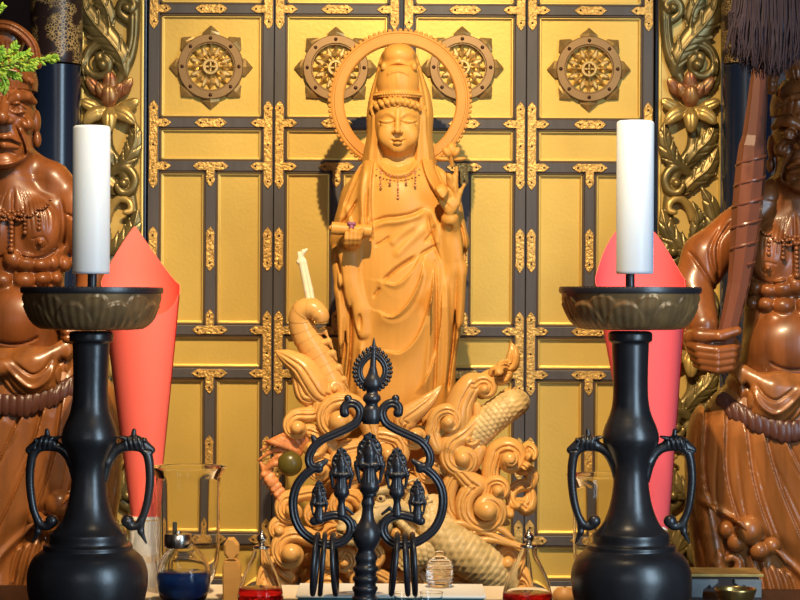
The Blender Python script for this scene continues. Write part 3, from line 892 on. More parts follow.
    for i in range(23):
        a = PI * (1 + (i + 3.0) / 28.0)
        x, y = -2 + 25.4 * math.cos(a), -6 + 25.9 * math.sin(a)
        q = P(400 + x, 300 - 203.5, YK)
        bd.sphere((q.x, YK + y * S(YK), q.z), 1.35 * S(YK), 5)
    bd.build('crown_bead_band', 'kannon_wood', root)
    h = Sculpt((-34, -42, 180), (30, 14, 206), .6, YK)
    for i in range(9):
        x = -22.5 + 5.0 * i; t = (x + 2.0) / 22
        y = -6 - 25.5 * math.sqrt(max(0.04, 1 - t * t * .8)); z = 196 - 5.0 * t * t
        h.chain([(x - 2.4, y - .6, z + 2.6), (x, y - 2.2, z), (x + 2.2, y - .6, z - 3.0)], [2.4, 3.1, 2.3], .4)
    for e in (-1, 1):
        h.chain([(-2 + e * 24, -8, 196), (-2 + e * 25.5, -12, 190), (-2 + e * 24.5, -13, 184)], [4, 3.2, 2], 1)
    h.build('hair', 'kannon_wood', root)

    # necklace lying on the chest
    n = MB(); kk = S(YK)
    def bead(px, py, r):
        t = ((px - 398) / 27.0)
        y = -33.3 + 5.0 * t * t + max(0, (178 - py)) * .18
        q = P(px, py, YK); n.sphere((q.x, YK + y * kk, q.z), r * kk, 6)
    for i in range(13):
        t = i / 12 * 2 - 1
        bead(398 + 21 * t, 178 - 7 * t * t + 0 * t, 1.1)
    for px, y0, cnt in ((398, 181, 7), (381, 172, 6), (415, 172, 6), (390, 178, 3), (406, 178, 3)):
        for j in range(cnt): bead(px, y0 + j * 3.1, 1.5 if j == cnt - 1 else (1.2 if j % 2 else .85))
    n.build('necklace', 'necklace', root)

    # halo: broad ring with a saw-toothed rim
    hc = P(400, 98.5, YK); yb = YK + 30 * kk
    r_ = MB()
    HS = 1.03
    pr = [(55.0, yb), (55.2, yb - 4.5 * kk), (56.6, yb - 6 * kk), (64.2, yb - 6 * kk), (64.8, yb - 4.6 * kk), (66.0, yb - 4.6 * kk), (66.8, yb - 5.6 * kk), (68.3, yb - 5 * kk), (68.6, yb)]
    vs = []; fs = []; N = 120; M = len(pr)
    for r, y in pr:
        for q in range(N):
            a = 2 * PI * q / N; vs.append((hc.x + r * HS * kk * math.cos(a), y, hc.z + r * HS * kk * math.sin(a)))
    for i in range(M):
        for q in range(N):
            i2, q2 = (i + 1) % M, (q + 1) % N; fs.append((i * N + q, i * N + q2, i2 * N + q2, i2 * N + q))
    r_.add(vs, fs); halo = r_.build('halo', 'halo_wood', root, angle=35)
    t = MB()
    for q in range(84):
        a = 2 * PI * q / 84; u = Vector((math.cos(a), 0, math.sin(a)))
        cpt = hc + u * (69.2 * HS * kk); cpt.y = yb - 2.6 * kk
        t.sphere(cpt, 2.25 * kk, 5)
    t.build('toothed_rim', 'halo_wood', halo)
    st = MB().box(hc.x - 3 * kk, hc.x + 3 * kk, yb - 4 * kk, yb + 2 * kk, P(400, 260, YK).z, P(400, 160, YK).z, .001); st.build('halo_post', 'kannon_wood', root)
    # lotus bud by the shoulder
    b = Sculpt((34, -32, 132), (68, 0, 162), .6, YK)
    b.ell((51, -14, 150), (5, 5, 6.5), .8)
    for e in (-1, 1):
        b.ell((51 + e * 5, -16, 147), (3.4, 4, 5.5), .5, rot=e * -.5)
        b.ell((51 + e * 9, -14, 140), (6.5, 4, 2.2), .8, rot=e * .12)
    b.chain([(50, -14, 146), (52, -8, 134)], [3, 2], 1)
    b.build('lotus_bud', 'kannon_wood', root)
    return root
statue = kannon()

def scroll_roll():
    kk = S(YK)
    a, b = P(331.5, 229.5, YK), P(374, 233.0, YK)
    y = YK - 51.0 * kk; a.y = y; b.y = y
    base = (a + b) / 2
    o = empty('scroll', base, 'small rolled wooden scroll with purple tie held in the statue hand', 'scroll')
    d = (b - a); r = 6.4 * kk
    def at(t): return a + d * t
    MB().tube([at(0.02), at(0.04), at(.2), at(.46), at(.5), at(.54), at(.8), at(.96), at(.98)], [r * .5, r * .98, r, r * .86, r * .80, r * .86, r, r * .98, r * .5], 24).build('roll', 'kannon_wood', o, angle=50)
    MB().tube([at(-.03), at(0), at(.06)], [r * .2, r * .42, r * .42], 12).build('roller_end', 'kannon_wood', o)
    t = MB().tube([at(.475), at(.49), at(.51), at(.525)], [r * .86, r * 1.02, r * 1.02, r * .86], 20)
    t.sphere(at(.5) + Vector((0, -r * 1.0, r * .35)), r * .42, 8)
    t.sphere(at(.47) + Vector((0, -r * .9, r * .9)), r * .36, 8, (1.4, .8, .8)); t.sphere(at(.53) + Vector((0, -r * .9, r * .9)), r * .36, 8, (1.4, .8, .8))
    t.build('tie', 'purple_tie', o)
scroll_roll()
# ================================================================== the two wooden guardians
YN = 3.62
def guardian(cx, mir, dy, label, club):
    base = P(cx, 631, YN)
    root = empty('guardian_statue', (base.x, YN, ZP), label, 'statue', 'wooden guardian statues')
    ox = cx - 400
    def q(u, py, y=0.0): return (ox + mir * u, y, 300.0 - (py + dy))
    def grid(u0, u1, p0, p1, y0, y1, h):
        p1 = min(p1, 630 - dy)
        a, b = sorted((ox + mir * u0, ox + mir * u1))
        return Sculpt((a, y0, 300 - (p1 + dy)), (b, y1, 300 - (p0 + dy)), h, YN)
    def lo(s, secs, k=2, p=2.2): s.loft([(300 - (py + dy), ox + mir * u, y, rx, ry) for py, u, y, rx, ry in secs], k, p=p)
    def st(s, pts, w, h, kd='ridge', ymax=-4, **kw):
        p = [(cx + mir * u, py + dy) for u, py in pts]
        if kd == 'lip' and mir < 0: p = p[::-1]
        s.relief(p, w, h, kd, ymax=ymax, **kw)
    # ---------------- body
    s = grid(-122, 122, 12, 392, -76, 46, .95)
    lo(s, [(182, -4, 2, 28, 20), (192, -2, 2, 44, 24), (208, 0, 0, 56, 30), (240, 0, 0, 52, 33), (262, 0, 0, 48, 32), (285, 0, 0, 46, 32), (315, 0, -2, 48, 36), (345, 0, -3, 52, 40), (388, 0, -3, 58, 42)])
    s.chain([q(-11, 160, 2), q(-5, 198, 2)], [26, 30], 8)
    for e in (-1, 1):
        s.chain([q(-10 + e * 14, 160, 4), q(-2 + e * 36, 180, 2), q(e * 58, 206, 0)], [14, 16, 18], 10)  # trapezius
        s.ell(q(e * 22.5, 229, -20), (24, 17, 29), 2.5)                                       # pectoral
        s.ell(q(e * 28, 243.5, -36.2), (2.6, 2.2, 2.6), 1)
        s.ell(q(e * 12, 263, -28), (11.5, 11, 10.5), 1.0) if e > 0 else None
        s.ell(q(e * 26, 265, -25), (10.5, 11, 7.5), 1.2); s.ell(q(e * 38, 263, -19), (7, 10, 8), 1.2)
        s.ell(q(e * 11, 281, -29), (11.5, 11, 9.0), 1.0); s.ell(q(e * 28, 279, -24), (9.5, 11, 7.5), 1.0); s.ell(q(e * 41, 278, -17), (6.5, 9, 7), 1.2)
        s.ell(q(e * 20, 292, -26), (9, 9, 5), 1.2); s.ell(q(e * 48, 264, -8), (7, 10, 8), 1.5)
        st(s, [(e * 4, 254), (e * 14, 258.5), (e * 30, 258), (e * 44, 248)], 1.6, -3.2)
        st(s, [(e * 46, 200), (e * 49, 225), (e * 45, 250)], 2.0, -4.0, ymax=4)
        for j in range(7):
            st(s, [(e * (4 + 3 * j), 188 + j), (e * (9 + 4.2 * j), 200 + j), (e * (12 + 4.8 * j), 216), (e * (15 + 4.4 * j), 236 - j)], .9, -.75)
        st(s, [(e * 20, 240), (e * 30, 238), (e * 34, 244), (e * 29, 249), (e * 22.5, 247), (e * 23, 240.5)], .8, -1.0, taper=False)
    s.ell(q(0, 260, -29), (10, 12, 10.5), 1.0)
    st(s, [(0, 190), (0, 222), (0, 254)], 1.6, -3.2)
    st(s, [(0, 270), (0, 292)], 1.4, -1.8)
    s.ell(q(0, 322, -18), (47, 33, 40), 5)                                                # belly
    st(s, [(-24, 336), (-8, 342), (8, 343), (22, 339), (27, 335)], 1.3, -2.8, ymax=-14)
    st(s, [(-34, 350), (0, 357), (34, 350)], 4, 1.6)
    # arms
    for e in (-1, 1):
        if e > 0 and club:
            s.chain([q(56, 206, -2), q(84, 232, -4), q(99, 262, -12)], [21, 24, 21], 6)
            s.chain([q(99, 262, -12), q(92, 300, -42)], [20, 15], 5)
            for f_ in (((60, 196), (76, 220), (74, 256)), ((70, 200), (84, 228), (74, 262)), ((104, 226), (92, 244), (76, 268))):
                st(s, list(f_), 1.8, -3.4, ymax=8)
            st(s, [(66, 198), (80, 224), (76, 256)], 3, 2.4, ymax=8)
            s.ell(q(82, 320, -48), (25, 13, 15), 4)
            for i in range(4):                                                            # fingers closed round the club
                z = 322 + 6.2 * i; r = (4.6, 4.9, 4.7, 4.0)[i]
                s.chain([q(106 - 2 * i, z - 3, -48), q(100 - 2 * i, z, -59), q(82, z + 2.5, -65), q(66 + i * .8, z + .5, -60), q(60 + i, z - 2, -50)], [r, r * 1.05, r * 1.1, r, r * .8], .9)
            s.chain([q(105, 312, -46), q(98, 310, -56), q(80, 310.5, -64), q(62, 305, -62)], [7.5, 7.5, 6.2, 4.6], 1.2)
            s.ell(q(78, 316.2, -68), (15, 9, 2.2), .8, 'sub')
        else:
            s.chain([q(e * 56, 206, 0), q(e * 63, 222, 0), q(e * 72, 262, 4), q(e * 74, 282, 2)], [20, 20, 16, 14.5], 6)
            st(s, [(e * 50, 214), (e * 62, 222), (e * 66, 240)], 1.6, -2.2, ymax=6)
            s.chain([q(e * 74, 280, 2), q(e * 66, 318, -22)], [14.5, 11], 4)
            s.ell(q(e * 62, 328, -28), (12, 11, 13), 3)
            for i in range(4):
                z = 318 + 6 * i
                s.chain([q(e * 72, z, -28), q(e * 66, z + 1, -40), q(e * 55, z + 2, -42), q(e * 51, z + 1, -36)], [4, 4, 3.8, 3.2], .6)
            s.chain([q(e * 66, 318, -26), q(e * 58, 312, -38), q(e * 50, 315, -42)], [4.6, 4.3, 3.6], .8)
    # head, turned a little outward
    H = -10
    s.ell(q(H, 112, -8), (28.5, 33, 42), 3)
    s.ell(q(H, 146, -14), (26, 26, 27), 8)
    s.ell(q(H, 163, -34), (13, 8, 8), 5)
    nz = H + 3
    for e in (-1, 1):
        s.chain([q(nz + e * 4, 104, -40), q(nz + e * 13, 100, -39), q(nz + e * 22, 99, -31), q(nz + e * 27, 104, -22)], [4.6, 5.2, 4.6, 3], 1.5)     # brow
        s.ell(q(nz + e * 13.5, 112, -34), (8.5, 6, 6), 2, 'sub')
        s.ball(q(nz + e * 13, 111.5, -33), 6.0, .5)
        st(s, [(nz + e * 6, 113), (nz + e * 11, 107.5), (nz + e * 17, 107.5), (nz + e * 21, 112)], 1.1, 2.2, ymax=-15)
        st(s, [(nz + e * 6, 113.5), (nz + e * 13, 116.5), (nz + e * 21, 113.5)], 1.1, 1.8, ymax=-15)
        s.ell(q(nz + e * 13, 112, -39.2), (2.2, 1.4, 2.2), .4, 'sub')
        s.ell(q(nz + e * 20, 126, -28), (8, 8, 7), 4)                                          # cheek bone
        st(s, [(nz + e * 9, 128), (nz + e * 14, 138), (nz + e * 18, 152), (nz + e * 16, 160)], 1.5, -3.2, ymax=-12)
        st(s, [(nz + e * 13, 130), (nz + e * 19, 142), (nz + e * 22, 156)], 2.2, 2.4, ymax=-8)
        st(s, [(nz + e * 14, 119), (nz + e * 19, 122), (nz + e * 22, 127)], 1.1, -1.8, ymax=-8)
        st(s, [(nz + e * 5, 95), (nz + e * 11, 86), (nz + e * 14, 78)], 1.5, -2.2, ymax=-12)
        st(s, [(nz + e * 10, 95), (nz + e * 18, 88), (nz + e * 24, 92)], 1.6, -1.8, ymax=-12)
        s.ell(q(H + e * 29, 122, -4), (4.5, 7, 12), 2); s.ell(q(H + e * 30, 140, -4), (4, 5, 8), 2)
        s.ell(q(nz + e * 6.5, 124, -46), (5.2, 5.5, 4.5), 1.2)
    s.chain([q(nz, 103, -38), q(nz, 114, -45), q(nz, 121, -53)], [5, 5.4, 7], 2)
    st(s, [(nz - 3, 94), (nz - 3, 105)], 1.2, -2.4, ymax=-20); st(s, [(nz + 3, 94), (nz + 3, 105)], 1.2, -2.4, ymax=-20)
    s.chain([q(nz - 14, 145, -35), q(nz - 6, 139, -42), q(nz, 140, -43.5), q(nz + 6, 139, -42), q(nz + 14, 145, -35)], [2.6, 3.4, 3.2, 3.4, 2.6], 1)
    s.chain([q(nz - 12, 149, -35), q(nz, 147.5, -42.5), q(nz + 12, 149, -35)], [2.4, 4.0, 2.4], 1)
    st(s, [(nz - 15, 147), (nz - 6, 143.6), (nz, 144), (nz + 6, 143.6), (nz + 15, 147)], 1.0, -3.0, ymax=-20, taper=False)
    st(s, [(nz - 10, 156), (nz, 153.5), (nz + 10, 156)], 1.6, -2.4, ymax=-20)
    st(s, [(H - 25, 150), (H - 14, 163), (H + 2, 167), (H + 16, 163), (H + 27, 150)], 2.0, 2.2, ymax=-2)
    s.build('body', 'nio_wood', root)
    # ---------------- hair
    h = grid(-52, 34, 8, 100, -56, 44, 1.0)
    lo(h, [(92, H, -2, 29.5, 33), (80, H, -3, 30, 35), (66, H, -3, 26, 31), (56, H, -3, 18, 24)], 2, 2)
    h.chain([q(H - 27, 84, -24), q(H - 14, 76, -36), q(H, 73, -40), q(H + 14, 76, -36), q(H + 27, 84, -24)], [3.4, 3.6, 3.8, 3.6, 3.4], 1)
    h.chain([q(H, 60, -6), q(H, 46, -6)], [15, 16], 4)
    h.ell(q(H, 38, -6), (20, 17, 16), 3)
    # band that arches over the head like a fluttering ribbon
    h.chain(bez([q(H + 31, 66, -14), q(H + 28, 48, -20), q(H + 18, 36, -24), q(H + 4, 29, -26), q(H - 12, 30, -24), q(H - 28, 44, -20), q(H - 31, 66, -14)], 4), 5.2, 1.2, sy=1.3)
    st(h, [(H + 31, 66), (H + 28, 48), (H + 18, 36), (H + 4, 29), (H - 12, 30), (H - 28, 44)], 1.2, -2.0, ymax=10)
    for j in range(-4, 5):
        st(h, [(H + j * 3.4, 62), (H + j * 4.6, 44)], 1.0, -1.4, ymax=4)
        st(h, [(H + j * 6.5, 92), (H + j * 6.0, 76)], 1.0, -1.2, ymax=4)
    h.build('topknot_hair', 'nio_wood', root)
    # ---------------- necklace
    kk = S(YN); n = MB()
    def bead(u, py, y, r):
        c = P(cx + mir * u, py + dy, YN); n.sphere((c.x, YN + y * kk, c.z), r * kk, 7)
    for e in (-1, 1):
        for i in range(16):
            t = i / 15
            bead(e * (3 + 34 * t), 219 - 4 * t - 14 * t * t + 3.5 * math.sin(PI * (t * 3 % 1)), -37.5 + 6 * t * t, 1.6)
        for (u, ln) in ((13, 5), (27, 4)):
            for j in range(ln): bead(e * u, 217 + 4.2 * j, -38.0 + u * .06, 1.9 if j < ln - 1 else 2.6)
        for a_ in range(5): bead(e * 9 + 2.6 * math.cos(a_ * 1.256), 214 + 2.6 * math.sin(a_ * 1.256), -39, 2.1)
    for j in range(8): bead(0, 220 + 4.4 * j, -38.0 - (1.5 if j > 4 else 0), 2.3 if j < 7 else 3.2)
    for a_ in range(6): bead(3.4 * math.cos(a_ * 1.047), 216 + 3.4 * math.sin(a_ * 1.047), -39, 2.2)
    n.build('necklace', 'nio_wood', root)
    # ---------------- skirt
    k_ = grid(-128, 128, 350, 640, -96, 60, 1.25)
    lo(k_, [(350, 0, -1, 54, 30), (362, 0, -2, 68, 38), (382, 0, -3, 84, 43), (402, 0, -3, 94, 45), (425, 0, -2, 98, 46), (470, 0, -2, 99, 49), (520, 0, 0, 98, 51), (590, 0, 0, 88, 53), (640, 0, 0, 84, 54)], 2, 2.3)
    folds = (((88, 366), (93, 440), (80, 510)), ((71, 378), (71, 450), (46, 530)), ((54, 386), (42, 465), (4, 565)), ((38, 392), (16, 468), (-34, 575)), ((20, 398), (-12, 465), (-62, 560)),
             ((2, 402), (-34, 455), (-84, 530)), ((-18, 402), (-56, 445), (-94, 500)), ((-42, 398), (-74, 425), (-97, 450)), ((-66, 382), (-84, 400), (-98, 410)))
    for i, f_ in enumerate(folds):
        st(k_, list(f_), 14, 6.5, 'lip', ymax=24)
        st(k_, [(u - 4, y + 4) for u, y in f_], 1.4, -2.2, ymax=24)
        st(k_, [(u + 7, y + 30) for u, y in f_], 1.3, -1.3, ymax=24)
    # lifted hem: carve the skirt away above the knot of the trouser leg
    k_.ell(q(46, 560, -66), (62, 34, 62), 6, 'sub', rot=-mir * .62)
    st(k_, [(98, 470), (66, 488), (34, 512), (-6, 548), (-30, 590)], 3.5, 4.0, ymax=20)
    k_.build('skirt', 'nio_cloth', root)
    # trouser leg with its knotted tie under the hem
    l = grid(-40, 108, 455, 640, -72, 30, 1.1)
    l.chain([q(44, 520, -16), q(30, 560, -16), q(16, 640, -12)], [34, 36, 44], 6)
    for (u, py, y, r) in ((49, 500, -50, 15), (39, 520, -54, 9.5), (27, 515, -54, 9), (60, 512, -48, 10), (70, 500, -46, 9)):
        l.ball(q(u, py, y), r, 1.2)
    for cpt, r in (((66, 533), 13), ((58, 552), 12)):
        sp = [(cpt[0] + math.cos(a) * r * (1 - a / 8.5), cpt[1] + math.sin(a) * r * (1 - a / 8.5)) for a in np.linspace(-.6, 5.4, 12)]
        l.chain([q(u, p_, -46) for u, p_ in sp], list(np.linspace(6, 3, len(sp))), 1.2)
    l.chain([q(88, 470, -30), q(82, 505, -38), q(76, 548, -40), q(60, 572, -40)], [6, 9, 10, 6], 2)
    for j in range(6):
        st(l, [(36 - 9 * j, 528 + 4 * j), (28 - 9 * j, 560), (14 - 9 * j, 630)], 3.4, 4.2, ymax=20); st(l, [(41 - 9 * j, 528 + 4 * j), (33 - 9 * j, 560), (19 - 9 * j, 630)], 1.6, -2.6, ymax=20)
    l.build('trouser_leg', 'nio_cloth', root)
    # ---------------- waist cloth with hanging lobe
    c = grid(-84, 84, 330, 420, -78, 52, 1.0)
    lo(c, [(346, 0, -3, 58, 41), (354, 0, -4, 64, 46), (366, 0, -4, 66, 47), (378, 0, -3, 64, 44)], 3)
    c.chain([q(-66, 344, -20), q(-40, 358, -46), q(-8, 366, -53), q(24, 362, -51), q(52, 348, -38), q(66, 336, -18)], [8, 8.5, 8, 8, 8.5, 8], 3, sy=.7)
    c.ell(q(20, 372, -43), (30, 15, 27), 3, rot=mir * -.25); c.ell(q(-32, 372, -38), (26, 15, 20), 4)
    for (pts, w_, h_) in (([(-4, 362), (10, 378), (24, 386), (38, 378), (48, 360)], 2.4, 2.6), ([(2, 358), (14, 368), (24, 373), (34, 368), (42, 356)], 1.6, -2.6),
                          ([(-6, 372), (8, 390), (22, 397), (38, 388)], 1.5, -2.2), ([(-50, 358), (-34, 376), (-16, 372)], 2, 2.2), ([(52, 352), (44, 372), (46, 386)], 1.5, -2.2),
                          ([(60, 348), (54, 364), (56, 380)], 1.8, 2.0)):
        st(c, pts, w_, h_, ymax=-8)
    c.build('waist_cloth', 'nio_cloth', root)
    b = grid(-90, 92, 360, 430, -72, 10, 1.1)
    b.chain([q(-74, 380, -20), q(-52, 392, -41), q(-14, 402, -52), q(14, 404, -53), q(38, 396, -48), q(58, 386, -38), q(70, 374, -24)], [8, 10, 11, 11, 10.5, 9.5, 8], 3, sy=.35)
    for j in range(-9, 10): st(b, [(j * 7.4, 374 + 20 * (1 - (j / 9) ** 2)), (j * 7.0, 398 + 20 * (1 - (j / 9) ** 2))], 1.1, -1.8, ymax=30, taper=False)
    b.build('belt_shade_band', 'nio_band_shade', root)  # dark belt at left; at right the recess shade put into its colour
    # ---------------- rock under the feet
    r = grid(-118, 118, 560, 640, -62, 58, 2.2)
    for j in range(16):
        rr = random.Random(j)
        r.ell(q(-100 + 13.4 * j, 612 + rr.uniform(-8, 8), rr.uniform(-20, 14)), (26, 30, 26), 4)
    r.box(q(0, 632, 0), (112, 46, 14), 4)
    r.build('rock_base', 'nio_wood', root)
    return root

guardian(18, 1, 0, 'bare-chested wooden guardian statue with beaded necklace, behind the left candlestick', False)
guardian(790, -1, 25, 'bare-chested wooden guardian statue gripping a club, behind the right candlestick', True)

def club():
    kk = S(YN); dep = -52 * kk
    pts = [(753, 40, 8), (751.5, 75, 8), (749, 110, 10), (746, 140, 11.5), (744.5, 150, 13.5), (743, 170, 15), (739, 215, 15), (735, 255, 13), (731, 285, 11), (725, 312, 10), (715, 352, 9), (711, 372, 8)]
    W_ = []
    for x, y, r in pts:
        p = P(x, y, YN); p.y += dep; W_.append((p, r * kk))
    o = empty('club', W_[-1][0], 'long eight-sided wooden club held in the fist of the guardian', 'club')
    MB().tube([p for p, r in W_], [r for p, r in W_], 8).build('shaft', 'club_wood', o, smooth=False)
    # spiral wrapping band
    t = MB(); b = []
    N = 70
    for i in range(N):
        f = i / (N - 1); y = 158 + 108 * f
        x = np.interp(y, [p[1] for p in pts], [p[0] for p in pts]); r = np.interp(y, [p[1] for p in pts], [p[2] for p in pts]) * .95
        c = P(x, y, YN); a = -f * 5.2 * 2 * PI
        b.append(c + Vector((math.cos(a) * r * kk, dep + math.sin(a) * r * kk, 0)))
    t.tube(b, 1.7 * kk, 8); t.build('spiral_band', 'club_wood', o)
club()
# ================================================================== carved waves and the dragon under the statue
YW = 3.66
def spiral_pts(cx, cy, R, a0, turns, cw=1, y0=-8, y1=-16, n=30, r_end=.22):
    """photograph pixels; a0 in degrees (0 = right, 90 = up); cw = 1 winds clockwise as seen"""
    out = []
    for i in range(n):
        t = i / (n - 1); a = math.radians(a0) - cw * t * turns * 2 * PI
        r = R * (1 - (1 - r_end) * t ** .85)
        out.append((cx + r * math.cos(a) - 400, y0 + (y1 - y0) * t, 300 - cy + r * math.sin(a)))
    return out

def waves():
    base = P(398, 624, YW)
    root = empty('wave_pedestal', (base.x, YW, ZP), 'carved wooden pedestal of curling waves under the golden statue', 'pedestal')
    s = Sculpt((-128, -34, -318), (128, 60, -88), 1.6, YW)
    s.loft([(-318, 0, 42, 104, 14), (-250, 0, 42, 98, 14), (-200, 0, 42, 88, 14), (-160, 2, 42, 74, 14), (-125, 0, 40, 62, 14), (-100, 0, 36, 56, 14)], 2)
    s.loft([(-318, 0, 20, 104, 36), (-282, 0, 24, 100, 32), (-272, 0, 30, 96, 24)], 2)
    rr = random.Random(3)
    for i in range(46):
        px, py = rr.uniform(285, 520), rr.uniform(410, 600)
        if abs(px - 400) > (py - 330) * .9: continue
        s.ell(L(px, py, rr.uniform(16, 26)), (rr.uniform(9, 18), 12, rr.uniform(5, 9)), 2, rot=rr.uniform(-1, 1))
    # keep the statue's foot clear
    s.loft([(-140, -1, 50, 61, 36), (-80, -1, 50, 61, 36)], 1, 'sub')
    s.build('wave_body', 'wave_wood', root)

    def crest(cx, cy, R, a0, turns, cw, rad, tail, tr, ballr=4, y0=-18, y1=-30, grooves=True, k_=1.5, sy=1.15):
        """a curling crest: tail (photograph pixels) flows into the outer end of the spiral"""
        sp = spiral_pts(cx, cy, R, a0, turns, cw, y0, y1)
        tl = [L(x, y, y0) for x, y in tail]
        n0 = len(tl)
        allp = bez(tl + [sp[0]], 5)[:-1] if n0 else []
        rt = list(np.interp(np.linspace(0, 1, len(allp)), np.linspace(0, 1, len(tr)), tr)) if n0 else []
        pts = list(allp) + sp
        rt = [r * 1.18 for r in rt]; rs = rt + list(np.linspace(rad * 1.18, rad * .6, len(sp)))
        A = np.array(pts); m = max(rs) + 6
        g = Sculpt((A[:, 0].min() - m, A[:, 1].min() - m * sy - 4, A[:, 2].min() - m), (A[:, 0].max() + m, A[:, 1].max() + m * sy + 2, A[:, 2].max() + m), .8, YW)
        g.chain(pts, rs, k_, sy=sy)
        if ballr: g.ball((cx - 400, y1 - 2, 300 - cy), ballr * 1.1, 1.2)
        if grooves:
            P2 = [(p[0] + 400, 300 - p[2]) for p in pts[:-6]]
            g.relief(P2, 1.1, -2.2, ymax=y0 + 2, n=1)
            for o_ in (-1, 1):
                P3 = []
                for i_ in range(1, len(P2) - 1):
                    dx_, dy_ = P2[i_ + 1][0] - P2[i_ - 1][0], P2[i_ + 1][1] - P2[i_ - 1][1]; l_ = math.hypot(dx_, dy_) + 1e-6; r_ = rs[i_] * .55
                    P3.append((P2[i_][0] - dy_ / l_ * r_ * o_, P2[i_][1] + dx_ / l_ * r_ * o_))
                if o_ > 0: g.relief(P3, .9, -1.3, ymax=y0 + 2, n=1)
        return g.build('wave_crest', 'wave_wood', root)

    # ---- upper left: tall flame over two curls
    crest(335, 388, 9, 210, 1.0, -1, 4.5, [(277, 351), (288, 357), (302, 366), (312, 380), (320, 392), (327, 396)], (1.0, 7, 11, 12, 9, 5), 3, y0=-14, y1=-20)
    crest(309, 404, 16, 60, .35, 1, 7, [(290, 362), (300, 376), (307, 394)], (3, 8, 10), 0, y0=-12, y1=-14)
    crest(299, 426, 13, 70, .95, -1, 5.5, [(320, 400), (318, 412), (310, 414)], (5, 6, 6), 6.5)
    crest(340, 419, 23, 20, 1.15, -1, 8, [(372, 440), (370, 426)], (6, 8), 9.5, y0=-22, y1=-36)
    crest(312, 445, 16, 100, .7, 1, 6, [(336, 450), (326, 436)], (5, 6), 5)
    # ---- left side, lower
    crest(293, 508, 13, 120, .9, -1, 6, [(320, 490), (306, 492)], (6, 6), 6)
    crest(281, 528, 9, 90, .8, -1, 4.5, [(300, 540), (296, 526)], (4, 5), 5)
    crest(293, 549, 19, 60, 1.0, -1, 7.5, [(330, 560), (322, 540)], (6, 8), 9, y0=-24, y1=-38)
    crest(275, 556, 9, 120, .8, -1, 4.5, [(292, 575), (284, 568)], (4, 5), 5, y0=-20)
    crest(318, 514, 12, 40, .9, -1, 6, [(345, 530), (336, 518)], (6, 6), 5.5)
    crest(268, 580, 10, 90, .9, -1, 5, [(300, 592), (284, 586)], (5, 6), 5.5)
    crest(345, 560, 11, 90, .9, 1, 5, [(318, 580), (328, 568)], (5, 6), 5)
    # ---- middle, behind the ring staff
    crest(352, 462, 16, 130, 1.0, -1, 7, [(392, 436), (376, 442), (360, 446)], (3, 7, 8), 7)
    crest(388, 452, 17, 60, 1.0, 1, 7, [(362, 440), (372, 434), (384, 434)], (4, 6, 7), 7)
    crest(345, 505, 14, 40, .9, -1, 7, [(376, 530), (366, 510)], (6, 7), 6)
    crest(396, 530, 14, 120, .9, 1, 6.5, [(368, 548), (378, 528)], (6, 7), 6)
    crest(366, 580, 13, 90, .9, -1, 6, [(398, 592), (388, 578)], (5, 6), 6)
    crest(412, 585, 13, 60, .95, 1, 6, [(380, 600), (390, 580)], (5, 6), 6)
    crest(330, 590, 13, 120, .95, 1, 6, [(302, 606), (308, 588)], (5, 6), 6)
    crest(455, 590, 14, 80, .95, -1, 6.5, [(486, 602), (478, 584)], (5, 6), 6)
    crest(338, 535, 12, 160, .9, 1, 5.5, [(322, 552), (322, 538)], (5, 6), 5)
    crest(372, 556, 11, 100, .9, 1, 5, [(350, 572), (356, 556)], (4, 5), 5)
    crest(322, 468, 12, 90, .9, -1, 5.5, [(346, 478), (338, 464)], (4, 5), 5)
    crest(372, 476, 11, 120, .8, 1, 5, [(352, 488), (358, 474)], (4, 5), 4)
    crest(402, 488, 12, 80, .85, -1, 5.5, [(426, 500), (418, 484)], (4, 5), 5)
    # ---- right of the statue
    crest(415, 434, 14, 120, .95, -1, 6, [(441, 385), (431, 397), (418, 408), (404, 418)], (.8, 6, 9, 8), 7)
    crest(448, 420, 15.5, 200, 1.05, 1, 6, [(437, 446), (432, 432)], (6, 6), 6, y0=-24, y1=-34)
    crest(484, 388, 11, 160, .95, 1, 6, [(462, 440), (458, 420), (460, 402), (470, 384)], (8, 12, 11, 7), 5, y0=-18, y1=-26)
    crest(497, 372, 9, -10, .8, 1, 5.5, [(482, 392), (486, 378)], (6, 6), 5, y0=-10)
    crest(500, 370, 9, 20, .3, -1, 5, [(511, 343), (513, 352), (512, 362)], (.8, 5.5, 6), 0, y0=-9)
    crest(468, 436, 9, 10, .4, 1, 5, [(476, 404), (478, 420)], (3, 6), 0, y0=-22)
    crest(462, 456, 16, 150, 1.0, -1, 7.5, [(478, 418), (464, 432), (452, 440)], (5, 9, 9), 7, y0=-22, y1=-32)
    # conch shaped lobe
    crest(508, 457, 15, 150, 1.1, 1, 7.5, [(492, 490), (490, 470)], (7, 8), 8, y0=-20, y1=-36)
    crest(527, 454, 8, 90, .6, 1, 4.5, [(520, 470), (518, 460)], (4, 5), 5, y0=-12)
    # the big lower right volutes
    crest(485, 507, 25, 110, 1.25, -1, 8.5, [(452, 462), (444, 484), (450, 512), (466, 482), (474, 484)][:1] + [(462, 472), (470, 480)], (6, 8, 8.5), 9, y0=-24, y1=-40)
    crest(476, 505, 38, 120, .55, -1, 7.5, [(478, 448), (470, 462), (460, 470)], (7, 8, 8), 0, y0=-18, y1=-20)
    crest(497, 488, 11, 150, .95, 1, 5, [(488, 508), (485, 496)], (5, 5), 6, y0=-26, y1=-36)
    crest(518, 500, 16, 80, .45, -1, 5, [(528, 474), (528, 484)], (3, 5), 0, y0=-12)
    crest(524, 464, 8, 150, .7, -1, 5, [(530, 486), (532, 474)], (4, 5), 5, y0=-10)
    crest(512, 512, 14, 20, .45, -1, 6, [(529, 482), (530, 498)], (2, 8), 0, y0=-10)
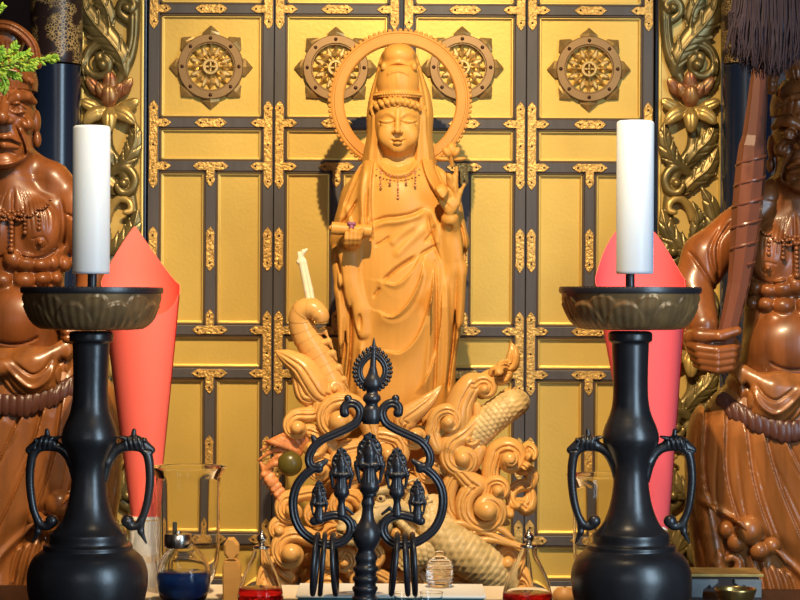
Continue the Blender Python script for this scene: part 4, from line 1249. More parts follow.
    crest(506, 560, 14, 90, .8, 1, 6, [(478, 580), (484, 562)], (6, 6), 7)
    crest(518, 585, 14, 100, .9, 1, 6, [(488, 600), (494, 584)], (6, 6), 6)
    crest(430, 470, 11, 150, .8, -1, 5, [(446, 446), (438, 458)], (3, 6), 5, y0=-14)
    # foam tongues
    for pts in ([(444, 522), (460, 520), (482, 528), (505, 538), (522, 542)], [(446, 536), (464, 540), (486, 536), (508, 540), (524, 546)], [(448, 526), (442, 532), (450, 540), (466, 533), (480, 525)], [(486, 520), (500, 526), (512, 536)]):
        c = bez([L(x, y, -34) for x, y in pts], 6); A = np.array(c)
        g = Sculpt(A.min(0) - 8, A.max(0) + 8, .7, YW)
        g.chain(c, list(np.interp(np.linspace(0, 1, len(c)), (0, .3, .8, 1), (2.6, 3.6, 3.0, 1.2))), .8, sy=1.1)
        g.build('foam_tongue', 'wave_wood', root)
    return root
waves()

def dragon():
    base = P(400, 560, YW)
    root = empty('dragon', (base.x, YW, ZP), 'carved scaly dragon coiling through the wooden waves with raised tail', 'dragon')
    kk = S(YW)
    def scaly(name, path, rad, m, scale=4.4, parent=root, ring=False, h=.75):
        """body length with overlapping scales as real relief"""
        c = bez(path, 8); A = np.array(c); n = len(c)
        rr = np.interp(np.linspace(0, 1, n), np.linspace(0, 1, len(rad)), rad)
        # tube mesh with displacement
        seg = np.linalg.norm(np.diff(A, axis=0), axis=1); Ls = np.concatenate([[0], np.cumsum(seg)]); T = Ls[-1]
        NL, NA = max(24, int(T / .8)), 72
        vs = []; up = None
        for i in range(NL + 1):
            l = T * i / NL
            p = np.array([np.interp(l, Ls, A[:, j]) for j in range(3)]); p2 = np.array([np.interp(min(l + .5, T), Ls, A[:, j]) for j in range(3)]); p1 = np.array([np.interp(max(l - .5, 0), Ls, A[:, j]) for j in range(3)])
            t = Vector(p2 - p1).normalized()
            if up is None: up = Vector((0, -1, 0)) if abs(t.y) < .9 else Vector((1, 0, 0))
            u = (up - t * up.dot(t)).normalized(); w_ = t.cross(u); up = u
            r = float(np.interp(l, Ls, rr))
            for a_ in range(NA):
                a = 2 * PI * a_ / NA
                if ring: dd = .42 * (1 - ((l / scale) % 1)) - .15
                else:
                    row = l / scale; q_ = a / (2 * PI) * round(2 * PI * r / scale / 1.0 + .01 if False else 2 * PI * 12 / scale)
                    off = .5 if int(row) % 2 else 0
                    v_ = (q_ + off) % 1 - .5; w2 = row % 1
                    dd = 1.15 * max(0, 1 - (w2 ** 2 * .95 + (2 * v_) ** 2 * .95)) - .25
                if i == 0 or i == NL: dd = 0; r_ = r * .3
                else: r_ = r
                pt = Vector(p) + (u * math.cos(a) + w_ * math.sin(a)) * (r_ + dd)
                vs.append(pt)
        V = np.array([v[:] for v in vs]); d = Sculpt.__new__(Sculpt); d.Y = YW
        W_ = d.world(V)
        fs = [(i * NA + j, i * NA + (j + 1) % NA, (i + 1) * NA + (j + 1) % NA, (i + 1) * NA + j) for i in range(NL) for j in range(NA)]
        fs += [tuple(reversed(range(NA))), tuple(NL * NA + j for j in range(NA))]
        return link_mesh(name, W_, fs, m, parent, None, True, 180)
    # raised tail, ringed, on the left
    tail = scaly('tail', [L(338, 402, -2), L(330, 380, -2), L(318, 356, -3), L(306, 336, -4), L(301, 320, -6), L(305, 310, -10), L(314, 309, -14), L(321, 316, -16), L(322, 323, -16)], (15, 14.5, 14, 13.5, 12.5, 11.5, 10.5, 9, 6), 'wave_wood', 10.0, ring=True)
    g = Sculpt((-112, -20, -105), (-48, 4, -20), .7, YW)
    for x, y, r in ((330, 352, 6), (336, 366, 6), (341, 378, 5.5), (326, 340, 5), (322, 330, 4)):
        g.chain([L(x - 4, y + 3, -8), L(x + 3, y + 1, -9), L(x + 7, y + 8, -9)], [r * .8, r * .6, .8], 1)
    g.build('back_fin', 'wave_wood', tail)
    # upright sword like tail tip
    b = Sculpt((-106, -22, -22), (-78, -4, 52), .6, YW)
    b.chain([L(314, 316, -12), L(309, 290, -13), L(303, 262, -14), L(300, 254, -14)], [4.4, 4.6, 4.2, 2.4], 1, sy=.7)
    b.chain([L(299, 262, -14), L(304, 252, -14), L(307, 250, -14)], [2.2, 2.4, 1.5], 1)
    b.relief([(314, 314), (309, 290), (303, 258)], 1.0, -1.4, ymax=0)
    b.build('tail_blade', 'pale_wood', tail)
    # coils
    scaly('coil', [L(440, 470, -6), L(462, 448, -12), L(480, 428, -16), L(498, 412, -17), L(513, 403, -14), L(519, 402, 2)], (12, 14, 15.5, 15.5, 14, 11), 'dragon_wood')
    scaly('coil', [L(425, 500, -10), L(432, 522, -22), L(448, 538, -30), L(468, 552, -32), L(486, 566, -28), L(500, 584, -20)], (16, 19, 21, 22, 20, 16), 'dragon_wood', 5.2)
    scaly('coil', [L(405, 566, -26), L(416, 552, -30), L(432, 548, -30), L(446, 560, -26)], (12, 15, 15, 11), 'dragon_wood', 5.0)
    # back comb over the upper coil
    cmb = MB()
    for i in range(8):
        f = i / 7; x = 496 + 24 * f; y = 397 - 5 * math.sin(PI * f) + 1.5 * f
        a, t = P(x, y, YW), P(x + 4.5, y - 6.5, YW)
        a.y += -13 * kk; t.y += -12 * kk
        cmb.tube([a + Vector((0, 0, -.004)), a, t], [2.3 * kk, 2.0 * kk, .4 * kk], 6)
    cmb.build('back_comb', 'wave_wood', root)
    # ribbed fin fan behind the ring staff
    f = MB(); c = P(404, 512, YW)
    for i in range(13):
        a = math.radians(78 - i * 12.5); ln = 33 - abs(i - 6) * .6
        t = P(404 + ln * math.cos(a), 512 - ln * math.sin(a), YW)
        a0 = Vector((c.x, YW - 26 * kk, c.z)); t.y = YW - 30 * kk
        mid = (a0 + t) / 2; mid.y -= 2 * kk
        f.tube([a0, mid, t], [1.6 * kk, 3.4 * kk, 1.4 * kk], 8)
    f.build('neck_fin', 'dragon_wood', root)
    # head
    s = Sculpt((-75, -62, -262), (40, -4, -168), .7, YW)
    s.ell(L(383, 505, -34), (24, 16, 15), 3)
    s.chain([L(378, 508, -40), L(360, 520, -48), L(346, 524, -50)], [13, 11, 9], 3)
    s.chain([L(384, 522, -36), L(366, 534, -44), L(350, 536, -46)], [9, 7, 5], 2)
    s.ell(L(354, 529, -52), (16, 12, 2.8), 1.2, 'sub', rot=-.2)
    s.ball(L(344, 517, -53), 4.5, 1)
    s.ball(L(381, 494, -46), 5.4, .6)
    s.chain([L(366, 496, -46), L(374, 488, -50), L(386, 486, -48), L(396, 492, -42)], [3, 4, 4, 3], 1.2)
    s.chain([L(366, 498, -46), L(376, 502, -51), L(390, 500, -47)], [1.6, 2.0, 1.6], .6)
    s.chain([L(396, 500, -38), L(412, 510, -38), L(420, 524, -36)], [6, 5, 1.5], 2)
    for i in range(5):
        s.chain([L(392 + 3 * i, 512 + 3 * i, -34), L(404 + 4 * i, 522 + 4 * i, -38), L(412 + 4 * i, 536 + 3 * i, -36)], [4, 3.6, .8], 1)
    hd = s.build('head', 'dragon_wood', root)
    MB().sphere(P(381, 494, YW) + Vector((0, -49.5 * kk, 0)), 2.4 * kk, 8).build('eye', 'nail', hd)
    h = MB()
    for (x0, y0, x1, y1, x2, y2) in ((392, 490, 404, 480, 420, 474), (386, 486, 396, 474, 410, 466)):
        a, b_, c_ = P(x0, y0, YW), P(x1, y1, YW), P(x2, y2, YW)
        for p_ in (a, b_, c_): p_.y -= 40 * kk
        h.tube([a, b_, c_], [2.6 * kk, 2.0 * kk, .5 * kk], 8)
    h.build('horn', 'dragon_wood', hd)
    # reddish mane flames at the far left with a toothed jaw fin
    m = Sculpt((-144, -44, -212), (-82, 0, -128), .7, YW)
    rr = random.Random(5)
    for (x0, y0, x1, y1, x2, y2) in ((300, 452, 282, 438, 262, 449), (304, 448, 290, 434, 272, 438), (306, 446, 298, 432, 285, 430), (298, 456, 278, 448, 259, 459), (296, 460, 280, 455, 264, 468), (308, 444, 306, 432, 298, 427), (300, 450, 276, 441, 266, 440), (296, 464, 276, 462, 262, 474)):
        c = bez([L(x0, y0, -18), L(x1, y1, -24 + rr.uniform(-4, 4)), L(x2, y2, -20)], 6)
        m.chain(c, list(np.interp(np.linspace(0, 1, len(c)), (0, .5, 1), (3.4, 3.0, .9))), 1.0)
    for i in range(7):
        y = 470 + 5 * i; x = 264 + 3.2 * i
        m.chain([L(x + 6, y - 1, -20), L(x + 1, y + 3, -22), L(x - 3 + i * .5, y + 8, -20)], [3.6, 3, .7], 1)
    m.chain([L(262, 462, -18), L(272, 480, -20), L(286, 500, -18)], [2, 5, 2], 2)
    m.build('mane', 'mane_wood', root)
    q_ = MB(); q_.sphere(P(291, 462, YW) + Vector((0, -24 * kk, 0)), 12.5 * kk, 14, (1, .8, 1)); q_.build('jewel', 'jewel_green_shaded', root)
mat('jewel_green_shaded', (0.10, 0.075, 0.012), 0.3)  # green-brown ball, the shade on it put into this dark colour
dragon()
# ================================================================== altar table and what stands on it
table = empty('altar_table', (0, 2.95, 0), 'dark lacquered altar table carrying the candlesticks and lamps', 'table')
MB().box(-0.72, 0.72, 2.55, 3.36, ZT - 0.035, ZT, .004).build('tabletop', 'dark_wood', table)
for x in (-.68, .68):
    for y in (2.60, 3.31):
        MB().box(x - .03, x + .03, y - .03, y + .03, 0, ZT - .034, .004).build('leg', 'dark_wood', table)
MB().box(-.66, .66, 2.58, 2.60, ZT - .16, ZT - .034, .002).build('apron', 'dark_wood', table)

def prof(pairs, Y, cy=None):
    k_ = S(Y); return [(max(r, .01) * k_, ZC + (300 - py) * k_) for r, py in pairs]

def lathe_obj(name, pairs, cx, Y, m, parent=None, n=56, fn=None, sub=3, lean=0.0, angle=50, close=True):
    """pairs: (radius px, py); lean = sideways shift in pixels per 300 pixels of height"""
    c = P(cx, 300, Y); k_ = S(Y)
    pp = bez(pairs, sub) if sub > 1 else pairs
    pr = prof([(abs(a), b) for a, b in pp], Y)
    # level of a py at this px includes the roll
    dzr = P(cx, 300, Y).z - ZC
    mb = MB(); mb.lathe([(r, z + dzr) for r, z in pr], (c.x, Y, 0), n, fn=fn, close=close)
    if lean:
        z0 = ZT
        mb.v = [(v[0] + (v[2] - z0) * lean / 300.0, v[1], v[2]) for v in mb.v]
    return mb.build(name, m, parent, angle=angle)

YC = 3.0
def candlestick(cx, lean, label, clabel, ctop, cbot_dx):
    base = P(cx, 300, YC); k_ = S(YC)
    o = empty('candlestick', (base.x, YC, ZT), label, 'candlestick', 'pair of altar candlesticks')
    body = [(0.1, 620.5), (49, 620.5), (52, 618), (51, 613), (53, 609), (58, 597), (60.3, 580), (59, 568), (54, 557), (47, 551), (44.5, 549), (44.3, 545), (40, 543.5), (38.6, 541), (38.6, 534), (36.5, 532), (30, 526), (24, 514), (20, 500),
            (17.4, 480), (17.8, 466), (22, 454), (27, 444), (28.3, 437), (26, 427), (21, 415), (18.4, 404), (17.4, 390), (17.6, 370), (18.3, 350), (18.8, 343), (21.6, 341), (22, 337), (21.6, 333), (19.5, 331.5), (18, 331)]
    lathe_obj('body', body, cx, YC, 'iron', o, 72, lean=lean)
    # bowl with lotus petals in relief
    bw = [(0.1, 330), (22, 330), (44, 329.5), (52, 327), (59, 320.5), (64, 311), (67.3, 301), (68.8, 293.5), (69.3, 292.4), (70.6, 291.5), (70.9, 288.5), (70.2, 287.2), (68.6, 287.4), (67.5, 290), (64, 302), (56, 314), (40, 319), (0.1, 320)]
    bz = bez(bw, 7)
    h0, h1 = 329, 294
    def petal(a, i, r, z):
        py = bz[i][1]
        if bz[i][0] < 40 or not (h1 < py < h0) or i > 11 * 7: return r, z
        h = (h0 - py) / (h0 - h1); best = 0
        for layer, (nn, off, top) in enumerate(((9, 0, .78), (9, .5, 1.0))):
            u = ((a / (2 * PI) * nn + off) % 1 - .5) * 2
            lim = top * (1 - abs(u) ** 2.6 * .95)
            if h < lim:
                e = min(1, (lim - h) / .10)
                d = (1.9 if layer == 0 else .9) * e + .42 * math.cos(u * 17)
                best = max(best, d + .5 * (e < .98 and e > .05))
        return r + best * k_, z
    lathe_obj('bowl', bw, cx, YC, 'iron_brown', o, 288, fn=petal, sub=7, lean=lean, angle=60)
    lathe_obj('rim_band', [(69.4, 293.6), (70.6, 293.2), (71.3, 290), (70.6, 287), (69.6, 287)], cx, YC, 'iron_black', o, 96, sub=1, lean=lean, close=False)
    lathe_obj('spike', [(.1, 321), (9, 321), (8, 317), (4.8, 314), (4.6, 274), (3, 262), (.1, 255)], cx, YC, 'iron_black', o, 20, sub=1, lean=lean)
    # handles
    for e in (-1, 1):
        pts = [(74.5, 478), (72, 466), (66, 455), (58, 448), (47, 446), (37, 447.5), (31, 454), (28.5, 466), (28, 482), (30, 500), (33.5, 514), (39, 524), (46, 526), (51, 521)]
        px = lambda x: cx + (x - 88) * (-e) if e > 0 else cx + (x - 88)
        a_, b_ = sorted((px(18), px(80)))
        g = Sculpt((a_ - 400, -12, 300 - 550), (b_ - 400, 12, 300 - 424), .7, YC)
        c = bez([L(px(x), y) for x, y in pts], 5)
        g.chain(c, list(np.interp(np.linspace(0, 1, len(c)), (0, .15, .35, .5, .8, .93, 1), (4.2, 5.0, 4.6, 4.4, 3.6, 4.2, 5))), 1, sy=1.1)
        g.chain([L(px(74.5), 480), L(px(71), 462), L(px(64), 451)], [4.5, 6, 4], 2, sy=1.2)
        g.ball(L(px(50), 521), 6.4, 1.5)
        g.chain([L(px(36), 520), L(px(36.5), 532), L(px(31), 543)], [3.6, 3.0, 1.0], 2)
        # animal head where the handle turns
        g.ell(L(px(44), 442), (12, 8, 7), 3); g.chain([L(px(36), 444), L(px(27), 450)], [6, 4], 2)
        g.chain([L(px(45), 438), L(px(44.5), 430.5)], [3.2, 2.2], 1); g.ball(L(px(34), 440, -5), 2.2, .6); g.ball(L(px(34), 440, 5), 2.2, .6)
        g.chain([L(px(50), 439, -4), L(px(58), 437, -6)], [3, 1.2], 1); g.chain([L(px(50), 439, 4), L(px(58), 437, 6)], [3, 1.2], 1)
        for j in range(4):
            g.relief([(px(52 - 5 * j), 436), (px(49 - 5 * j), 449)], .9, -1.2, ymax=20)
        g.relief([(px(26), 451), (px(34), 450)], .8, -1.0, ymax=20)
        q, f = g.mesh(); Wv = g.world(q)
        if lean: Wv[:, 0] += (Wv[:, 2] - ZT) * lean / 300
        link_mesh('handle', Wv, np.asarray(f), 'iron', o, None, True, 180)
    # candle
    zc = P(cx, 274, YC); xs = (zc.z - ZT) * lean / 300.0
    tcx = cx + xs / k_ + cbot_dx
    cb = P(tcx, 274.5, YC)
    can = empty('candle', cb, clabel, 'candle', 'pair of white candles')
    r = 18.7
    cl = lathe_obj('wax', [(3.6, 274), (17.8, 274), (18.5, 273.2), (r, 271), (r, ctop + 3), (r - .7, ctop + 1), (r - 2.2, ctop), (r - 6, ctop + .6), (3, ctop + 1.5), (.1, ctop + 1.6)], tcx, YC, 'candle_wax', can, 64, sub=1)
    lathe_obj('wick', [(.1, ctop + 2), (.8, ctop + 2), (.7, ctop - 1.0), (.1, ctop - 1.2)], tcx, YC, 'wick', can, 8, sub=1)
candlestick(88.5, 3.2, 'dark bronze candlestick with lotus bowl in front of the left guardian and cone', 'unlit white candle in the left candlestick', 126, -1.4)
candlestick(633, -2.6, 'dark bronze candlestick with lotus bowl in front of the right guardian and cone', 'unlit white candle in the right candlestick', 121, 4.6)

# ------------------------------------------------------------------ red paper cones on white stands
def paper_cone(cx0, cx1, rt, rb, pyb, back, side, front, Y, pybase, m, label, clabel, group, rbase, tw=0.0, pw=1.15):
    """cx0/cx1: px of the axis at bottom/top"""
    k_ = S(Y); n = 72; rows = 26
    zt = ZT
    stand = empty('vase', P(cx0, pybase, Y), label, 'vase', 'white stands of the paper cones')
    stand.location.z = ZT
    dzr = P(cx0, 300, Y).z - ZC
    lathe_obj('cup', [(.1, 596), (rbase - 1, 596), (rbase, 594), (rbase, pyb + 2), (rbase - .4, pyb), (rbase - 1.6, pyb), (rbase - 1.8, pyb + 4), (rbase - 2, 585), (.1, 585)], cx0, Y, 'white_china', stand, 48, sub=1)
    p_ = MB(); c = P(cx0, 300, Y)
    for py in (pyb + 3.5, 588):
        ring = [Vector((c.x + (rbase + .1) * k_ * math.cos(a), Y + (rbase + .1) * k_ * math.sin(a), ZC + dzr + (300 - py) * k_)) for a in np.linspace(0, 2 * PI, 41)]
        MB().tube(ring, .7 * k_, 6, caps=False).build('gilt_band', 'gold_print', stand)
    for j in range(9):                                   # fan motif of nested arcs
        a0 = j * 2 * PI / 9
        for rr in (3.0, 5.2, 7.4):
            pts = []
            for t in np.linspace(0, PI, 12):
                u, v = rr * math.cos(t), rr * math.sin(t)
                a = a0 + u / rbase
                pts.append(Vector((c.x + (rbase + .1) * k_ * math.cos(a), Y + (rbase + .1) * k_ * math.sin(a), ZC + dzr + (300 - (562 - v)) * k_)))
            p_.tube(pts, .32 * k_, 5)
    p_.build('gilt_pattern', 'gold_print', stand)
    o = empty('paper_cone', P(cx0, pyb + 8, Y), clabel, 'paper cone', group)
    vs = []; fs = []
    for i in range(rows + 1):
        for j in range(n + 1):
            a = 2 * PI * j / n                            # a = 90 deg is the back
            
            top = (side + (back - side) * (1 - abs(math.cos(a + tw)) ** pw)) if math.sin(a + tw) > 0 else side + (front - side) * max(0, -math.sin(a + tw)) ** .8
            f = i / rows
            py = (pyb + 8) + (top - (pyb + 8)) * f
            g = ((pyb + 8) - py) / ((pyb + 8) - 285)
            g_ = min(g, 1.0)
            r = rb + (rt - rb) * (g_ ** .92)
            if g > 1: r = rt * (1 - .10 * ((g - 1) / .25))
            cx = cx0 + (cx1 - cx0) * min(g, 1.15)
            spir = 1 - .03 * (j / n)
            q = P(cx, py, Y)
            vs.append((q.x + r * k_ * math.cos(a) * spir, Y + r * k_ * math.sin(a) * spir * .9, q.z))
    for i in range(rows):
        for j in range(n):
            fs.append((i * (n + 1) + j, i * (n + 1) + j + 1, (i + 1) * (n + 1) + j + 1, (i + 1) * (n + 1) + j))
    nv = len(vs); vs2 = []
    for i, (x, y, z) in enumerate(vs):                    # inner skin, one millimetre in
        q = P(cx0 + (cx1 - cx0) * .7, 300, Y); d = Vector((x - q.x, y - Y, 0)); d = d.normalized() * .0009 if d.length > 1e-6 else d
        vs2.append((x - d.x, y - d.y, z))
    fs2 = [tuple(nv + q for q in reversed(f)) for f in fs]
    rim = []
    for j in range(n):
        a, b = rows * (n + 1) + j, rows * (n + 1) + j + 1
        rim.append((a, b, nv + b, nv + a))
    link_mesh('sheet', vs + vs2, fs + fs2 + rim, m, o, None, True, 60)
paper_cone(144.5, 140.5, 40.0, 12.0, 516, 225, 284, 316, 3.325, 595, 'red_paper', 'white cup with gilt fan pattern under the left red paper cone',
           'red paper cone rolled to a point, behind the left candlestick', 'rolled paper cones', 13.6, -0.25)
paper_cone(655, 640.5, 46.0, 12.5, 526, 221, 280, 306, 3.325, 595, 'pink_paper', 'white cup under the right red paper cone, behind the candlestick',
           'red paper cone rolled to a point, behind the right candlestick', 'rolled paper cones', 13.6, 0.0, 2.4)

# ------------------------------------------------------------------ glass chimneys, lamp and flasks
def chimney(cx, rim, Y, label):
    o = empty('glass_chimney', (P(cx, 300, Y).x, Y, ZT), label, 'glass', 'tall glass chimneys')
    yb = 300 + .4226 / S(Y)
    d = rim - 467
    out = [(.1, yb), (13, yb), (15, yb - 2), (21, 587), (28, 574), (31.3, 556), (32, 530), (32, 490 + d), (32.6, 478 + d), (35, 471 + d), (38.2, 466.6 + d), (38.6, 467.4 + d)]
    inn = [(36, 471.6 + d), (33.5, 476 + d), (31.2, 482 + d), (30.8, 500 + d), (30.6, 540), (29.8, 556), (26.5, 572), (20, 584), (12, 589), (.1, 590)]
    lathe_obj('cylinder', out + inn, cx, Y, 'glass', o, 64, sub=2, angle=80)
chimney(189, 467, 3.26, 'tall flared glass chimney behind the blue oil lamp')
chimney(606, 475, 3.26, 'tall flared glass chimney behind the right candlestick')

def lamp():
    Y = 3.17; cx = 185; yb = 300 + .4226 / S(Y)
    o = empty('oil_lamp', (P(cx, 300, Y).x, Y, ZT), 'round glass oil lamp filled with blue oil and steel cap', 'oil lamp')
    lathe_obj('globe', [(.1, yb), (17, yb), (21, yb - 2), (25.5, 590), (27, 578), (26, 567), (21, 556), (14.5, 549), (12, 546), (11, 544), (9.5, 545), (12.5, 550), (20, 558), (24.8, 568), (25.6, 578), (24, 590), (19, 598), (.1, 600)], cx, Y, 'glass', o, 48, sub=3, angle=80)
    lathe_obj('blue_oil', [(.1, 600.3), (19, 598.6), (24.4, 590), (26.0, 578), (25.4, 571.6), (24.6, 571), (.1, 571)], cx, Y, 'blue_oil', o, 48, sub=1, angle=60)
    lathe_obj('cap', [(.1, 548), (12.8, 547.5), (13.8, 546), (13.8, 535), (13, 533.6), (4, 533), (3.4, 531), (.1, 531)], cx - 6, Y, 'steel', o, 40, sub=1)
    lathe_obj('wick_tube', [(.1, 533), (2.3, 533), (2.3, 523), (1.6, 522), (.1, 522)], cx - 9, Y, 'wick', o, 14, sub=1)
lamp()

def flask(cx, Y, neck, level, label, rb):
    yb = 300 + .4226 / S(Y); o = empty('oil_flask', (P(cx, 300, Y).x, Y, ZT), label, 'flask', 'drop shaped flasks of red oil')
    q = rb / 24.0; d = neck - 548
    out = [(.1, yb), (18 * q, yb), (22 * q, yb - 2), (24 * q, yb - 8), (23.4 * q, 592 + d * .4), (19.5 * q, 578 + d * .7), (13.5 * q, 565 + d), (8.8, 555 + d), (6.9, 549 + d), (6.4, 546 + d)]
    inn = [(5.2, 546 + d), (5.6, 550 + d), (7.5, 556 + d), (12.2 * q, 566 + d), (18 * q, 579 + d * .7), (21.8 * q, 592 + d * .4), (22.2 * q, yb - 8), (18 * q, yb - 2.4), (.1, yb - 2)]
    lathe_obj('bottle', out + inn, cx, Y, 'glass', o, 48, sub=3, angle=80)
    rl = np.interp(level, [578 + d * .7, 592 + d * .4, yb - 8], [19.0 * q, 22.7 * q, 23.2 * q])
    lathe_obj('red_oil', [(.1, yb - 1.6), (18 * q, yb - 1.9), (22.6 * q, yb - 8), (rl, level), (rl - .6, level - .4), (.1, level - .4)], cx, Y, 'red_oil', o, 48, sub=1, angle=60)
    lathe_obj('stopper', [(.1, 549 + d), (8, 548.6 + d), (8.6, 547 + d), (8, 545.4 + d), (4, 544.6 + d), (3, 543 + d), (4.8, 540.5 + d), (5.2, 538 + d), (4, 535 + d), (1.8, 533 + d), (1.4, 530.5 + d), (.1, 530 + d)], cx + 1, Y, 'steel', o, 24, sub=2)
flask(262, 3.15, 548, 588, 'drop shaped glass flask of red oil beside the wooden tablet', 23)
flask(529, 3.15, 547, 593, 'drop shaped glass flask of red oil beside the right end of the white tray', 25)

# ------------------------------------------------------------------ small things in front of the pedestal
def tablet():
    Y = 3.20; yb = 300 + .4226 / S(Y); k_ = S(Y)
    o = empty('wooden_tablet', P(231.5, yb, Y), 'small pale wooden tablet with faceted head, beside the flask of red oil', 'tablet'); o.location.z = ZT
    def poly(pts): return [(P(x, y, Y).x, P(x, y, Y).z) for x, y in pts]
    MB().prism(poly([(223, yb), (222.5, 566), (224.5, 560), (239, 560), (241, 566), (241, yb)]), Y - 5 * k_, Y + 6 * k_, 1.4 * k_).build('body', 'wave_wood', o, smooth=False)
    MB().prism(poly([(224.5, 560.6), (227, 557.5), (224, 554), (224, 544), (228, 537.5), (234, 537.5), (239, 544), (239, 554), (236.5, 557.5), (239, 560.6)]), Y - 6 * k_, Y + 5 * k_, 2.2 * k_).build('head', 'wave_wood', o, smooth=False)
tablet()

YT0, YT1, hT = 3.05, 3.20, 0.3985
def tray():
    zt = ZC - hT
    def x(px, Y=3.1): return (px - 400) * S(Y)
    o = empty('tray', (x(392), 3.11, ZT), 'low white topped tray with teal sides behind the ring staff', 'tray')
    MB().box(x(298), x(487), 3.075, 3.205, zt - .004, zt, .0012).build('top', 'white_cloth', o, smooth=False)
    MB().box(x(300), x(485), 3.079, 3.20, ZT + .004, zt - .0035, .001).build('side_panel', 'teal_edge', o, smooth=False)
    for px in (306, 478):
        MB().box(x(px) - .006, x(px) + .006, 3.085, 3.195, ZT, ZT + .0045).build('foot', 'dark_wood', o, smooth=False)
tray()

def jar():
    Y = 3.165; zt = ZC - hT; yb = 300 + hT / S(Y)
    o = empty('glass_jar', (P(441, 300, Y).x, Y, zt), 'small ribbed glass jar standing on the white topped tray', 'jar')
    pr = [(.1, yb), (9, yb)]
    for i in range(7):
        y = yb - 2 - i * 3.6; r = 10.5 + 3 * math.sin(PI * (i + .5) / 7)
        pr += [(r, y), (r + 1.0, y - 1.4), (r - .6, y - 2.9)]
    pr += [(8, yb - 29), (5, yb - 31), (.1, yb - 32)]
    lathe_obj('jar', pr, 441, Y, 'glass', o, 40, sub=2, angle=80)
    lathe_obj('lid', [(.1, yb - 32), (4, yb - 32), (4.6, yb - 34), (3, yb - 36), (.1, yb - 36.5)], 441, Y, 'glass', o, 24, sub=2)
jar()
for px, Y, lb in ((407, 3.035, 'small clear glass cup beside the foot of the ring staff'), (433, 3.04, 'small clear glass cup in front of the tray, further from the ring staff')):
    yb = 300 + .4226 / S(Y)
    c = lathe_obj('glass_cup', [(.1, yb), (8, yb), (9.5, yb - 2), (11.5, yb - 24), (11.9, yb - 25), (11, yb - 25), (9, yb - 5), (.1, yb - 4)], px, Y, 'glass', None, 36, sub=1, angle=80)
    me = c.data; org = Vector((P(px, 300, Y).x, Y, ZT)); me.transform(Matrix.Translation(-org)); c.location = org
    tag(c, lb, 'cup', 'small glass cups')
fy = 3.2
fr = MB(); kf = S(fy); fc = P(566, 300, fy)
fr.lathe(prof([(.1, 588.5), (2, 587.3), (7, 587.5), (11.5, 592), (12.5, 597), (11, 601), (6, 601.1), (.1, 601.1)], fy), (fc.x, fy, fc.z - ZC), 32)
fro = empty('fruit', (fc.x, fy, ZT), 'round orange fruit on the table beside the right candlestick', 'fruit')
fr.build('flesh', 'peach', fro); MB().tube([Vector((fc.x, fy, ZC + (300 - 589) * kf + fc.z - ZC)), Vector((fc.x + .001, fy, ZC + (300 - 585.5) * kf + fc.z - ZC))], [.0012, .001], 8).build('stalk', 'stem_brown', fro)

# low stand and brass bowl at the right
def low_stand():
    Y = 3.28; k_ = S(Y)
    def X(px): return P(px, 300, Y).x
    def Z(py): return P(720, py, Y).z
    o = empty('low_stand', (X(726), Y, ZT), 'low black stand with tan edged top and grey carved feet below the right guardian', 'stand')
    MB().box(X(688), X(762), Y - .03, Y + .05, Z(574.5), Z(571.5), .0008).build('top', 'acanthus_gold', o, smooth=False)
    MB().box(X(692), X(758), Y - .024, Y + .046, Z(590), Z(574.5), .001).build('apron', 'dark_wood', o, smooth=False)
    for px, d in ((690, 1), (760, -1)):
        MB().prism([(X(px), ZT), (X(px), Z(577)), (X(px + d * 27), Z(577)), (X(px + d * 27), Z(581)), (X(px + d * 20), Z(586)), (X(px + d * 18), Z(583)), (X(px + d * 12), Z(588)), (X(px + d * 11), ZT)], Y - .030, Y - .018, .0015).build('carved_foot', 'grey_carve', o, smooth=False)
        MB().box(*sorted((X(px), X(px + d * 10))), Y + .036, Y + .048, ZT, Z(577), .001).build('carved_foot', 'grey_carve', o, smooth=False)
low_stand()
Yb = 3.13; ybb = 300 + .4226 / S(Yb)
bo = lathe_obj('brass_bowl', [(.1, ybb), (10, ybb), (11, ybb - 2), (17, ybb - 8), (20, ybb - 15), (21, ybb - 19), (20, ybb - 19), (18.5, ybb - 14), (15, ybb - 8), (.1, ybb - 5)], 737, Yb, 'brass_plain', None, 48, sub=2)
org = Vector((P(737, 300, Yb).x, Yb, ZT)); bo.data.transform(Matrix.Translation(-org)); bo.location = org
tag(bo, 'small brass bowl standing in front of the low black stand', 'bowl')

